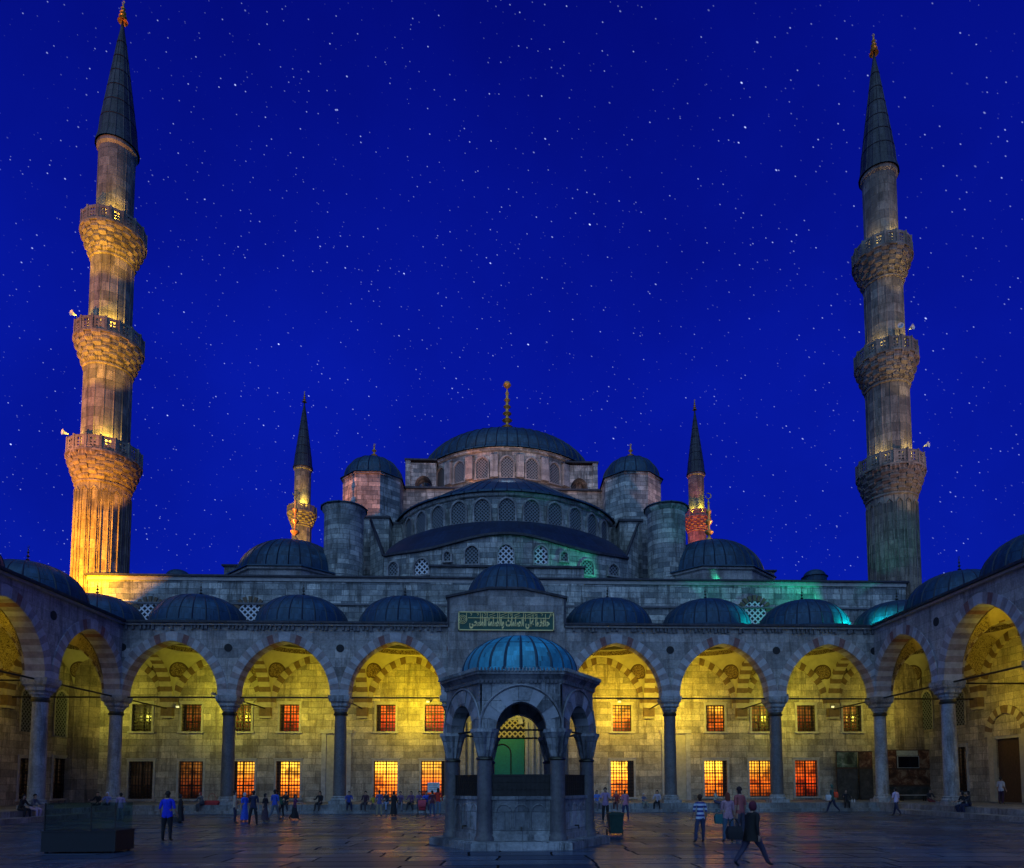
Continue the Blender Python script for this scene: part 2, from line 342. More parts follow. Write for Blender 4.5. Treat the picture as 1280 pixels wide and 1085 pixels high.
def spandrel(mb, a, h, t, w0, w1, uc, half, zs, zt, T, m=0):
    c = arch_curve(a, h, 14, t*.5); pts = [(-half, 0)]+c+[(half, 0)]
    for (x0, z0), (x1, z1) in zip(pts, pts[1:]):
        for w in (w0, w1): mb.face([T(uc+x0,w,zs+z0), T(uc+x1,w,zs+z1), T(uc+x1,w,zt), T(uc+x0,w,zt)], m)
        mb.face([T(uc+x0,w0,zs+z0), T(uc+x1,w0,zs+z1), T(uc+x1,w1,zs+z1), T(uc+x0,w1,zs+z0)], m)
        mb.face([T(uc+x0,w0,zt), T(uc+x1,w0,zt), T(uc+x1,w1,zt), T(uc+x0,w1,zt)], m)
def wall_open(mb, u0, u1, z0, z1, w, T, holes, depth=.5, m=0, mr=None):
    us = sorted({u0, u1, *[h[0] for h in holes], *[h[1] for h in holes]}); zs = sorted({z0, z1, *[h[2] for h in holes], *[h[3] for h in holes]})
    us = [u for u in us if u0 <= u <= u1]
    for a, b in zip(us, us[1:]):
        for c, d in zip(zs, zs[1:]):
            um, zm = (a+b)/2, (c+d)/2
            if any(h[0] < um < h[1] and h[2] < zm < h[3] for h in holes): continue
            mb.face([T(a,w,c), T(b,w,c), T(b,w,d), T(a,w,d)], m)
    for (a, b, c, d) in holes:
        r = m if mr is None else mr
        mb.face([T(a,w,c), T(b,w,c), T(b,w+depth,c), T(a,w+depth,c)], r); mb.face([T(a,w,d), T(b,w,d), T(b,w+depth,d), T(a,w+depth,d)], r)
        mb.face([T(a,w,c), T(a,w,d), T(a,w+depth,d), T(a,w+depth,c)], r); mb.face([T(b,w,c), T(b,w,d), T(b,w+depth,d), T(b,w+depth,c)], r)
def tbox(mb, T, u0, u1, w0, w1, z0, z1, m=0):
    a = [T(u0,w0,z0),T(u1,w0,z0),T(u1,w1,z0),T(u0,w1,z0),T(u0,w0,z1),T(u1,w0,z1),T(u1,w1,z1),T(u0,w1,z1)]
    for f in ((0,3,2,1),(0,1,5,4),(1,2,6,5),(2,3,7,6),(4,5,6,7),(3,0,4,7)): mb.face([a[i] for i in f], m)

SPR, CROWN, COR = 7.95, 3.72, 12.9      # spring height, rise of arch, cornice height
S = 7.51; WALLY = 7.36
colx = [-26.4, -18.88, -11.37, -3.86, 3.86, 11.37, 18.88, 26.4]
AH = 3.14

def make_column(name='column'):
    # local origin at base centre z=0; shaft/base/capital in one column part with sub-parts
    mb = MB(); mb.lathe([(.42,.42),(.40,.9),(.385,2.5),(.365,6.05-.2)], 28); return mb
def column_at(parent, x, y, dark=False):
    global COLP
    if COLP.get(dark) is None:
        mb = MB(); mb.lathe([(.435,1.12),(.425,2.2),(.40,5.0),(.385,6.62)], 28)
        o = mb.build('column', 'granite' if dark else 'marble_smooth', parent, origin=(0,0,.58), smooth=50); 
        WL[o.name] = Vector((0,0,.58))
        b = MB(); b.box(-.62,.62,-.62,.62,.58,.80,0); b.lathe([(.60,.80),(.62,.88),(.56,.95),(.52,1.0),(.54,1.06),(.47,1.12),(.43,1.13)], 28)
        bo = b.build('column_base', 'marble_smooth', o, origin=(0,0,.58), smooth=50); 
        c = MB(); c.lathe([(.40,6.6),(.47,6.64),(.49,6.72),(.43,6.78),(.42,6.86)], 24, m=1)
        # stalactite capital: tiers of facets growing outward
        tiers = [(.43,6.86),(.47,7.0),(.52,7.02),(.50,7.14),(.58,7.22),(.62,7.24),(.60,7.42),(.70,7.54),(.74,7.56)]
        for k in range(len(tiers)-1):
            n = 16
            for i in range(n):
                t0, t1 = 2*PI*i/n, 2*PI*(i+1)/n; tm = (t0+t1)/2
                def q(r, z, t, sq): 
                    e = max(abs(math.cos(t)), abs(math.sin(t))); rr = r*(1-sq)+r*sq/e*.95; return (rr*math.cos(t), rr*math.sin(t), z)
                (r0, z0), (r1, z1) = tiers[k], tiers[k+1]; s0, s1 = k/8, (k+1)/8
                d = .04 if (k+i) % 2 else 0
                c.face([q(r0,z0,t0,s0), q(r0-d,z0,tm,s0), q(r1-d,z1,tm,s1), q(r1,z1,t0,s1)]); c.face([q(r0-d,z0,tm,s0), q(r0,z0,t1,s0), q(r1,z1,t1,s1), q(r1-d,z1,tm,s1)])
        c.box(-.68,.68,-.62,.62,7.56,7.70); c.box(-.72,.72,-.66,.66,7.70,7.95)
        c.build('capital', ['marble_smooth','bronze_dark'], o, origin=(0,0,.58))
        COLP[dark] = o; first = True
        o.location = Vector((x,y,.58))-WL[parent.name]; WL[o.name] = Vector((x,y,.58))
        return o
    return put(COLP[dark], parent, (x, y, .58))
COLP = {}
def vault(parent, T, uc, hu, w0, w1, full=False, crownz=None):
    wc = (w0+w1)/2; hw = (w1-w0)/2; e1, e2 = hu-.42, hw-.12
    mb = MB(); n = 48; a = AH+.02; c = arch_curve(a, CROWN, 24)
    def az(u):
        u = abs(u)
        if u >= a: return SPR
        R0 = (a*a+CROWN*CROWN)/(2*a); cc = R0-a; return SPR+math.sqrt(max(0, R0*R0-(u+cc)**2))
    rr, zr = 3.12, 12.15
    rows = 9
    def P(i, j):
        th = 2*PI*i/n; cx, cy = math.cos(th), math.sin(th); k = max(abs(cx)/e1, abs(cy)/e2); bx, by = cx/k, cy/k
        side = by if abs(cx)/e1 >= abs(cy)/e2 else bx
        zb = az(side*a/(e2 if abs(cx)/e1 >= abs(cy)/e2 else e1)*.999)
        t = j/rows*PI/2; s1 = 1-math.cos(t); s2 = math.sin(t)
        return (bx+(rr*cx-bx)*s1, by+(rr*cy-by)*s1, zb+(zr-zb)*s2)
    for i in range(n):
        for j in range(rows): mb.face([P(i,j), P(i+1,j), P(i+1,j+1), P(i,j+1)])
    mb.lathe([(3.12,12.15),(3.0,12.15),(3.0,12.5),(2.85,13.0),(2.4,13.9),(1.5,14.6),(.6,14.85),(0,14.9)], n)
    # built in the bay's own coordinates; object placed at the bay centre
    o = mb.build('vault', 'vault_painted' if full else 'vault', parent, origin=(0,0,0), smooth=40)
    pc = T(uc, wc, 0); o.location = Vector(pc)-WL[parent.name]; WL[o.name] = Vector(pc)
    if T is not T_front: o.rotation_euler.z = PI/2
    return o
def T_front(u, w, z): return (u, w, z)
def dome_profile(r, z0, h, n=10, flare=.25):
    pr = [(r+flare, z0), (r+flare*.4, z0+.06)]
    for i in range(n+1):
        t = i/n*PI/2; pr.append((r*math.cos(t)**.92 if i < n else 0, z0+.14+h*math.sin(t)))
    return pr
def finial_mb(h, n=3, r=.12, m=0, crescent=True):
    mb = MB(); pr = [(r*1.6,0),(r*1.2,h*.06),(r*.35,h*.14)]; z = h*.16
    for i in range(n):
        rr = r*(1.25-.75*i/n); hh = h*.62/n
        pr += [(r*.3,z),(rr*.75,z+hh*.18),(rr,z+hh*.32),(rr*.75,z+hh*.46),(r*.3,z+hh*.62)]; z += hh
    pr += [(r*.25,z),(r*.4,z+h*.03),(r*.12,z+h*.08),(r*.1,h*.9)]
    mb.lathe(pr, 12)
    if crescent:
        rc = h*.055
        for i in range(10):
            t0 = R_(-60+30*i)-PI*.17; t1 = t0+R_(30)
            mb.tube((rc*math.sin(t0), 0, h*.9+rc-rc*math.cos(t0)), (rc*math.sin(t1), 0, h*.9+rc-rc*math.cos(t1)), r*.14, 6)
    else: mb.lathe([(0,h*.88),(r*.55,h*.91),(r*.8,h*.94),(r*.55,h*.98),(0,h)], 10)
    return mb
DP = {}
def lead_dome(parent, x, y, z0, r, h, ribs=24, mat='lead', fin=1.2, finmat='bronze_dark', fn=3, fr=.10, oct_=True, band=.34, key=None, rotz=0, name='dome', crescent=True):
    key = (r, h, ribs, mat, fin, finmat, fn, band, oct_)
    if key in DP: return put(DP[key], parent, (x, y, z0))
    mb = MB(); mb.lathe(dome_profile(r, band, h), ribs*4, rib=.05, ribn=ribs, ribm=1)
    o = mb.build(name, [mat,'lead_seam'], parent, origin=(0,0,0), smooth=30); o.location = Vector((x,y,z0))-WL[parent.name]; WL[o.name] = Vector((x,y,z0))
    d = MB(); n = 8 if oct_ else 32; k = 1/math.cos(PI/8) if oct_ else 1
    d.lathe([((r+.32)*k,0),((r+.32)*k,band-.12),((r+.42)*k,band-.10),((r+.42)*k,band-.03),((r+.1)*k,band+.02)], n, ph=PI/8 if oct_ else 0, mats=[0,1,1,1])
    WL['_t'] = Vector((0,0,0))
    q = d.build('drum', ['trim', mat], o, origin=(0,0,0)); q.location = (0,0,0); WL[q.name] = WL[o.name].copy()
    if fin:
        f = finial_mb(fin, fn, fr, crescent=crescent).build('finial', finmat, o, origin=(0,0,0), smooth=40); f.location = (0,0,band+.1+h); WL[f.name] = WL[o.name]+f.location
    DP[key] = o; return o

# windows -------------------------------------------------------------
def make_window(parent, T, uc, w, z0, wd, ht, pane_m, seed, inward=True, sill=True):
    """stone surround proud of the wall; iron grille and lit pane recessed in the opening"""
    a, b, z1 = uc-wd/2, uc+wd/2, z0+ht
    mb = MB(); t = .16
    for (p, q_, r, s) in ((a-t, a, z0, z1), (b, b+t, z0, z1), (a-t, b+t, z1, z1+t)): tbox(mb, T, p, q_, w-.07, w+.02, r, s)
    tbox(mb, T, a-t-.06, b+t+.06, w-.11, w+.02, z1+t, z1+t+.08)
    tbox(mb, T, a-t-.1, b+t+.1, w-.16, w+.02, z0-.14, z0)
    o = mb.build('window', 'trim', parent)
    g = MB(); nx, nz = max(3, round(wd/.24)), max(4, round(ht/.27))
    for i in range(nx+1):
        u = a+(b-a)*i/nx; tbox(g, T, u-.03, u+.03, w+.10, w+.132, z0, z1)
    for i in range(1, nz):
        z = z0+(z1-z0)*i/nz; tbox(g, T, a, b, w+.092, w+.14, z-.03, z+.03)
    g.build('grille', 'iron', o)
    f = MB(); r = random.Random(seed)
    for i in range(3):
        u = a+(b-a)*(i+.5 if i < 2 else 0)/2 if False else a+(b-a)*i/2
        tbox(f, T, max(a, u-.05), min(b, u+.05), w+.25, w+.31, z0, z1)
    for z in (z0, z0+ht*.33, z0+ht*.66, z1-.08): tbox(f, T, a, b, w+.24, w+.30, z, z+.07)
    if r.random() < .6:
        q = r.choice([0, 2]); k3 = r.uniform(.12, .24)*(b-a)
        u0, u1 = (a, a+k3) if q == 0 else (b-k3, b); tbox(f, T, u0, u1, w+.31, w+.35, z0, z1)
    f.build('frame', 'wood_dark', o)
    p = MB(); p.face([T(a,w+.38,z0), T(b,w+.38,z0), T(b,w+.38,z1), T(a,w+.38,z1)], 0, [(0,0),(1,0),(1,1),(0,1)])
    p.build('pane', pane_m, o)
    return o

# ------------------------------------------------------------------ ground
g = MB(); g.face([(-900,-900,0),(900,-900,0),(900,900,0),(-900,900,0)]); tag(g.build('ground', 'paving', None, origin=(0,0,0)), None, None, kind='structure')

# ------------------------------------------------------------------ front portico
port = thing('portico', (0, 0, 0), 'long domed arcade of striped pointed arches across the courtyard end, below the great mosque', 'arcade')
pm = MB()
pm.box(-33.7, 33.7, -.95, WALLY+.3, 0, .58); pm.box(-25.4, 25.4, -1.45, -.95, 0, .2)
pm.build('platform', 'step_stone', port)
for i, x in enumerate(colx): column_at(port, x, 0, dark=i not in (0, 7))
ccs = [(colx[i]+colx[i+1])/2 for i in range(7)]; ccs_h = [(colx[i+1]-colx[i])/2 for i in range(7)]
for i, (u, hh) in enumerate(zip(ccs, ccs_h)):
    a = hh-.62
    mb = MB(); arch_ring(mb, a, CROWN, .62, -.56, .52, u, SPR, T_front, 15, 0, 1, key=2, sub=2); mb.build('arch', ['voussoir_pale','voussoir_red','key_red'], port)
    if i == 3: continue
    mb = MB(); spandrel(mb, a, CROWN, .62, -.5, .5, u, hh, SPR, COR-.2, T_front); mb.build('spandrel_wall', 'ashlar_fine', port)
# raised centre bay with pediment
zr, zp = Zat(748,-.6), Zat(737,-.6)
mb = MB(); spandrel(mb, ccs_h[3]-.62, CROWN, .62, -.62, .5, 0, 4.05, SPR, zr, T_front)
for y in (-.62, .5): mb.face([(-4.05,y,zr),(4.05,y,zr),(1.2,y,zp),(-1.2,y,zp)])
mb.build('raised_wall', 'ashlar_fine', port)
mb = MB()
for s in (-1, 1):
    mb.face([(s*4.2,-.78,zr-.02),(s*1.2,-.78,zp),(s*1.2,.7,zp),(s*4.2,.7,zr-.02)]); mb.face([(s*4.2,-.78,zr+.14),(s*1.2,-.78,zp+.16),(s*1.2,.7,zp+.16),(s*4.2,.7,zr+.14)])
    mb.face([(s*4.2,-.78,zr-.02),(s*1.2,-.78,zp),(s*1.2,-.78,zp+.16),(s*4.2,-.78,zr+.14)])
    mb.box(s*3.95, s*4.1, -.7, 6.5, COR-.2, zr-.02)
mb.box(-1.2,1.2,-.78,.7,zp,zp+.16); mb.box(-4.1,4.1,.4,WALLY,zr-.5,zr-.3)
mb.build('pediment_coping', 'lead_spire', port)
# cornice and eroded dentils
for s in (-1, 1):
    mb = MB(); x0, x1 = s*4.05, s*26.0
    mb.box(x0, x1, -.72, .5, COR-.2, COR-.06, 0); mb.box(x0, x1, -.9, .5, COR-.06, COR+.08, 1); mb.box(x0, x1+s*7.7, .5, WALLY, COR-.3, COR+.04, 1)
    mb.build('cornice', ['trim','lead_spire'], port)
    mb = MB(); x = min(abs(x0), abs(x1))+.2
    while x < 25.8:
        if rnd.random() < .72:
            w_ = rnd.uniform(.1, .19); mb.box(s*x, s*(x+w_), -.66, -.5, COR-.2-rnd.uniform(.2,.34), COR-.2)
        x += rnd.uniform(.2, .34)
    mb.build('dentil_band', 'trim_dark', port)
def plug(parent, x, z, T, m='dark'):
    mb = MB(); n = 20
    ring = [(x+.27*math.cos(2*PI*i/n), z+.27*math.sin(2*PI*i/n)) for i in range(n)]
    for (a, b) in zip(ring, ring[1:]+ring[:1]): mb.face([T(a[0],-.53,a[1]), T(b[0],-.53,b[1]), T(b[0],-.45,b[1]), T(a[0],-.45,a[1])])
    mb.face([T(p[0],-.53,p[1]) for p in ring]); mb.build('roundel', m, parent)
for x in colx[1:-1]+[-25.9, 25.9]:
    if abs(x) > 4.5 or True: plug(port, x, Zat(810, -.5, 350), T_front, 'key_red' if abs(x) < 5 else 'dark')
# tie rods
def rod(parent, a, b, r=.055): mb = MB(); mb.tube(a, b, r, 8); mb.build('tie_rod', 'iron', parent)
ZR = 7.86
for i in range(7): rod(port, (colx[i]+.5,0,ZR), (colx[i+1]-.5,0,ZR))
for x in colx[:]: rod(port, (x,.5,ZR), (x,WALLY-.3,ZR), .05)
# corner pieces over the corner columns
for s in (-1, 1):
    mb = MB(); mb.box(s*25.9, s*27.0, -.5, .5, SPR, COR-.2); mb.build('corner_pier', 'ashlar_fine', port)
# transverse arches with wall corbels, wall arches, vaults, domes
tc0 = (.5+WALLY)/2
for i, x in enumerate(colx):
    T = (lambda X: (lambda u, w, z: (X+w, u, z)))(x)
    mb = MB(); a = (WALLY-.5)/2-.32
    arch_ring(mb, a, CROWN, .55, -.42, .42, tc0-.06, SPR, T, 13, 0, 1, sub=2)
    tbox(mb, T_front, x-.42, x+.42, WALLY-.5, WALLY+.02, 7.27, SPR, 1); tbox(mb, T_front, x-.42, x+.42, WALLY-.42, WALLY+.02, 7.1, 7.27, 0)
    mb.build('transverse_arch', ['voussoir_cream','voussoir_brown'], port)
    # wall above the transverse arch up to the vault
    mb = MB(); spandrel(mb, a, CROWN, .5, -.3, .3, tc0-.06, WALLY/2-.2, SPR, COR-.35, T); mb.build('diaphragm_wall', 'voussoir_cream', port)
bays = [(-30.1, 3.68)]+list(zip(ccs, ccs_h))+[(30.1, 3.68)]
for i, (u, hh) in enumerate(bays):
    mb = MB(); arch_ring(mb, AH-.04, CROWN-.05, .5, WALLY-.22, WALLY+.02, u, SPR, T_front, 13, 0, 1, jit=.0, sub=2); mb.build('wall_arch', ['voussoir_cream','voussoir_brown'], port)
    vault(port, T_front, u, hh, .5, WALLY)
    if i == 4: lead_dome(port, u, 3.68, zr-.3, 3.15, rise(u,3.68,3.15,zr+.04,707), 24, 'lead', 0)
    else: lead_dome(port, u, 3.68, COR+.04, 3.35, 2.42, 24, 'lead', 1.15)

# inscription panel
x0, x1 = W(573,777,-.7).x, W(692.5,777,-.7).x; z0, z1 = Zat(788.5,-.7), Zat(765,-.7)
ip = MB(); ip.box(x0, x1, -.74, -.62, z0, z1); pan = ip.build('inscription_panel', 'dark', port)
plain('sign_green', (.006,.085,.05), .5, var=.2); plain('sign_gold', (1.0,.78,.30), .5, 0, var=.1)
pan.data.materials[0] = MAT['sign_green']
fr = MB()
for (a, b, c, d) in ((x0,x1,z0,z0+.07),(x0,x1,z1-.07,z1),(x0,x0+.07,z0,z1),(x1-.07,x1,z0,z1)): fr.box(a, b, -.79, -.735, c, d)
fr.build('frame', 'sign_gold', pan)
def text_mesh(body, size):
    cu = bpy.data.curves.new('t', 'FONT'); cu.body = body; cu.size = size; cu.extrude = .012; cu.offset = .045
    o = bpy.data.objects.new('t', cu); C.objects.link(o); dg = bpy.context.evaluated_depsgraph_get(); dg.update()
    me = bpy.data.meshes.new_from_object(o.evaluated_get(dg)); bpy.data.objects.remove(o); bpy.data.curves.remove(cu); return me
FORMS = {'ا':(0xFE8D,0xFE8E,None,None),'ح':(0xFEA1,0xFEA2,0xFEA3,0xFEA4),'ف':(0xFED1,0xFED2,0xFED3,0xFED4),'ظ':(0xFEC5,0xFEC6,0xFEC7,0xFEC8),'و':(0xFEED,0xFEEE,None,None),
 'ع':(0xFEC9,0xFECA,0xFECB,0xFECC),'ل':(0xFEDD,0xFEDE,0xFEDF,0xFEE0),'ى':(0xFEEF,0xFEF0,None,None),'ص':(0xFEB9,0xFEBA,0xFEBB,0xFEBC),'ة':(0xFE93,0xFE94,None,None),'س':(0xFEB1,0xFEB2,0xFEB3,0xFEB4),'ط':(0xFEC1,0xFEC2,0xFEC3,0xFEC4),'ت':(0xFE95,0xFE96,0xFE97,0xFE98)}
def shape_ar(s):
    out = []
    for i, ch in enumerate(s):
        if ch not in FORMS: out.append(ch); continue
        f = FORMS[ch]; prev = i > 0 and s[i-1] in FORMS and FORMS[s[i-1]][2] is not None; nxt = i+1 < len(s) and s[i+1] in FORMS and f[2] is not None
        k = 3 if prev and nxt else 1 if prev else 2 if nxt else 0; out.append(chr(f[k]))
    return ''.join(reversed(out))
me = text_mesh(shape_ar('حافظوا على الصلوات والصلوة الوسطى'), 1.0)
xs = [v.co.x for v in me.vertices]; ys = [v.co.y for v in me.vertices]
ax, bx, ay, by = min(xs), max(xs), min(ys), max(ys); tw = (x1-.3)-(x0+.75); th = (z1-z0)*.80
for v in me.vertices:
    v.co = Vector((x0+.75+(v.co.x-ax)/(bx-ax)*tw, -.755-v.co.z*.3, z0+.12+(v.co.y-ay)/(by-ay)*th*.78))
me.materials.clear(); me.materials.append(MAT['sign_gold'])
lo = bpy.data.objects.new('lettering', me); C.objects.link(lo); lo.parent = pan; lo.location = -WL[pan.name]
# long rising strokes, the crossing bar and the small marks above it, and the round end medallion
st = MB(); wdt = x1-x0; hz = z1-z0
def stroke(pts, r=.033):
    P = [Vector((x0+p[0]*wdt, -.765, z0+p[1]*hz)) for p in pts]
    for p, q in zip(P, P[1:]): st.tube(p, q, r, 5)
stroke([(.1,.66),(.95,.66),(.965,.9)], .03)
for u, a in ((.085,.95),(.23,.95),(.25,.9),(.30,.95),(.41,.95),(.43,.95),(.52,.95),(.56,.95),(.68,.95),(.70,.9),(.78,.95),(.82,.9),(.91,.9)): stroke([(u,.5),(u,a)], .024)
for u in (.34,.46,.60,.73): stroke([(u-.02,.80),(u+.04,.92)], .022); stroke([(u-.01,.72),(u+.045,.80)], .018)
for u in (.13,.2,.275,.54,.80,.87,.97): stroke([(u,.78),(u+.012,.88),(u-.01,.92)], .02)
cx_, cz_ = x0+.045*wdt, z0+.58*hz
for rr_ in (.30,.2,.1): 
    for i in range(16):
        t0, t1 = 2*PI*i/16, 2*PI*(i+1)/16; st.tube((cx_+rr_*math.cos(t0),-.765,cz_+rr_*math.sin(t0)), (cx_+rr_*math.cos(t1),-.765,cz_+rr_*math.sin(t1)), .022, 5)
st.build('calligraphy_stroke', 'sign_gold', pan)

# ------------------------------------------------------------------ the mosque
mos = thing('mosque', (0, WALLY, 0), 'great domed mosque of grey stone rising in tiers of half domes behind the front arcade', 'mosque')
HW = 15.984*K
DH = 1.42
uppx = [(177.5,'pane_dark'),(239.5,'pane_dim'),(302,'pane_dim'),(362,'pane_orange'),(482.5,'pane_orange'),(543,'pane_orange'),(777.5,'pane_amber'),(894,'pane_amber'),(951,'pane_dim'),(1007.5,'pane_dim'),(1065,'pane_dim')]
lowpx = [(176,'pane_dark'),(238.5,'pane_dim'),(303,'pane_amber'),(360,'pane_bright'),(482,'pane_bright'),(541,'pane_amber'),(778,'pane_bright'),(895,'pane_bright'),(951,'pane_amber'),(1008,'pane_orange')]
zl0, zl1, zu0, zu1 = Zat(997,WALLY), Zat(951,WALLY), Zat(914.5,WALLY), Zat(881,WALLY)
holes = []
for px, p in uppx: x = Xat(px,WALLY,898); holes.append((x-.75,x+.75,zu0,zu1,p))
for px, p in lowpx: x = Xat(px,WALLY,975); holes.append((x-.92,x+.92,zl0,zl1,p))
dz1, dz2 = Zat(922.5,WALLY), Zat(899,WALLY)
hh_ = [h[:4] for h in holes]+[(-3.3,3.3,.5,dz2+.6)]
mb = MB(); wall_open(mb, -33.76, 33.76, 0, COR, WALLY, T_front, hh_, .45)
mb.build('arcade_wall', 'ashlar_wall', mos)
mb = MB(); wall_open(mb, -33.0, 33.0, COR, HW, WALLY, T_front, [], .45); mb.box(-33.0,33.0,WALLY+.01,WALLY+1.2,COR,HW,0,skip='f'); mb.build('upper_wall', 'ashlar', mos)
for k, h in enumerate(holes): make_window(mos, T_front, (h[0]+h[1])/2, WALLY, h[2], h[1]-h[0], h[3]-h[2], h[4], k)
# blind niches in two bays
for px in (420.5, 845):
    x = Xat(px, WALLY, 960); nb = MB(); zt = Zat(917,WALLY)
    for (a, b, c, d, w) in ((x-1.15,x-.8,.58,zt,.14),(x+.8,x+1.15,.58,zt,.14),(x-1.25,x+1.25,zt,zt+.3,.2)): nb.box(a,b,WALLY-w,WALLY+.02,c,d)
    nb.box(x-.8,x+.8,WALLY-.03,WALLY+.02,.58,zt,1); nb.build('niche', ['trim','voussoir_cream'], mos)
# portal
pb = MB(); Y0 = WALLY+.9
pb.box(-3.3,-1.45,WALLY+.6,Y0+.2,.58,dz2+.6); pb.box(1.45,3.3,WALLY+.6,Y0+.2,.58,dz2+.6); pb.box(-1.45,1.45,Y0,Y0+.2,dz2-.4,dz2+.6)
for s in (-1,1):
    for k in range(4): pb.tube((s*(1.6+.45*k),WALLY+.5-.12*k,.58),(s*(1.6+.45*k),WALLY+.5-.12*k,dz2-.2),.12,10)
portal = pb.build('portal', 'trim', mos)
arc = MB(); arch_ring(arc, 1.5, .75, .35, WALLY+.35, WALLY+.8, 0, dz2-.35, T_front, 9, 0, 0); arc.build('portal_arch', 'trim', portal)
gb = MB(); gb.box(-1.45,1.45,Y0-.05,Y0+.05,dz1+.05,dz2); gb.build('lattice_panel', 'brass_lattice', portal)
plain('door_green', (.004,.20,.13), .6, var=.2)
db = MB(); db.box(-1.4,1.4,Y0-.08,Y0,.58,dz1); dd = db.build('door', 'door_green', portal)
gb = MB()
pts = arch_curve(.72,.75,8)
for s in (-.4,):
    for p, q in zip(pts, pts[1:]): gb.tube((s+p[0],Y0-.11,dz1-1.2+p[1]),(s+q[0],Y0-.11,dz1-1.2+q[1]),.05,6)
    gb.tube((s-.72,Y0-.11,1),(s-.72,Y0-.11,dz1-1.2),.05,6); gb.tube((s+.72,Y0-.11,1),(s+.72,Y0-.11,dz1-1.2),.05,6)
gb.build('portal_railing', 'iron', portal)
# wall top cornice, raised centre, drip moulding
mb = MB(); mb.box(-33.2,33.2,WALLY-.28,WALLY+1.3,HW,HW+.16); mb.build('cornice', 'lead_spire', mos)
mb = MB(); mb.box(-33.0,33.0,WALLY-.12,WALLY,HW-.3,HW); mb.build('cornice_moulding', 'trim', mos)
mb = MB(); zc = Zat(754,WALLY,240); mb.box(-33.0,-4.6,WALLY-.16,WALLY,zc-.1,zc+.05); mb.box(4.6,33.0,WALLY-.16,WALLY,zc-.1,zc+.05); mb.build('drip_moulding', 'trim_dark', mos)
xa, xb = W(538,710,7.2).x, W(730,710,7.2).x; zz = Zat(709.5,7.2)
mb = MB(); mb.box(xa,xb,WALLY-.1,WALLY+2.2,COR,zz); mb.build('raised_wall', 'ashlar', mos)
mb = MB(); mb.box(xa-.15,xb+.15,WALLY-.3,WALLY+2.3,zz,zz+.16); mb.build('cornice', 'lead_spire', mos)
mb = MB(); mb.box(-31,31,WALLY+1.2,62,HW-.25,HW-.1); mb.build('roof', 'lead', mos)
for s in (-1,1):
    mb = MB(); mb.box(s*30.5,s*31,WALLY+1.2,62,0,HW-.25); mb.build('side_wall', 'ashlar', mos)
mb = MB(); mb.box(-31,31,61.5,62,0,HW-.25); mb.build('rear_wall', 'ashlar', mos)
# checkered round windows with dark radiating voussoirs
def lunette(px, py, Y, r, m='white_lattice'):
    p = W(px, py, Y); mb = MB(); n = 24
    mb.face([(p.x+r*math.cos(2*PI*i/n), Y-.06, p.z+r*math.sin(2*PI*i/n)) for i in range(n)])
    o = mb.build('window', m, mos)
    v = MB()
    for k in range(11):
        t0 = R_(-10+k*19); t1 = t0+R_(11)
        for (y) in (Y-.12,):
            A = [(p.x+rr*math.cos(t), y, p.z+rr*math.sin(t)) for rr, t in ((r+.02,t0),(r+.5,t0),(r+.5,t1),(r+.02,t1))]; B = [(a[0], Y+.02, a[2]) for a in A]
            v.face(A); [v.face([A[i], A[(i+1)%4], B[(i+1)%4], B[i]]) for i in range(4)]
    v.build('voussoir', 'voussoir_brown', o)
for px, py in ((188,768),(313,768),(943,766)): lunette(px, py, WALLY, .95)
# arched lattice windows on curved drums
WP = {}
def arched_window(x, y, z, ang, w, h, m='gypsum_lattice', rim=.16, rec=.22):
    """centre of sill at x,y,z; ang = heading of the outward normal (radians, 0 = -y)"""
    key = (w, h, m)
    if key not in WP:
        hs = h-w*.55; c = [(-w/2,0)]+[(p[0],hs+p[1]) for p in arch_curve(w/2, w*.56, 6)]+[(w/2,0)]
        mb = MB(); co = [(p[0]*(1+2*rim/w), (p[1]+(rim if p[1] > hs-.01 else 0)) if p[1] <= hs else hs+(p[1]-hs)*(1+2*rim/w)) for p in c]
        for (a, b, A, B) in zip(c, c[1:], co, co[1:]):
            mb.face([(a[0],-rec,a[1]),(b[0],-rec,b[1]),(B[0],-rec,B[1]),(A[0],-rec,A[1])]); mb.face([(a[0],-rec,a[1]),(b[0],-rec,b[1]),(b[0],.0,b[1]),(a[0],.0,a[1])]); mb.face([(A[0],-rec,A[1]),(B[0],-rec,B[1]),(B[0],.3,B[1]),(A[0],.3,A[1])])
        mb.box(-w/2-rim-.05,w/2+rim+.05,-rec-.06,.25,-.14,0)
        o = mb.build('window', 'ashlar_fine', mos, origin=(0,0,0))
        p = MB(); p.face([(q[0],-.05,q[1]) for q in c]); po = p.build('window_lattice', m, o, origin=(0,0,0)); po.location = (0,0,0); WL[po.name] = Vector((0,0,0))
        WP[key] = o; WL[o.name] = Vector((x,y,z))
    else: o = put(WP[key], mos, (x,y,z))
    o.location = Vector((x,y,z))-WL[mos.name]; o.rotation_euler.z = ang; return o
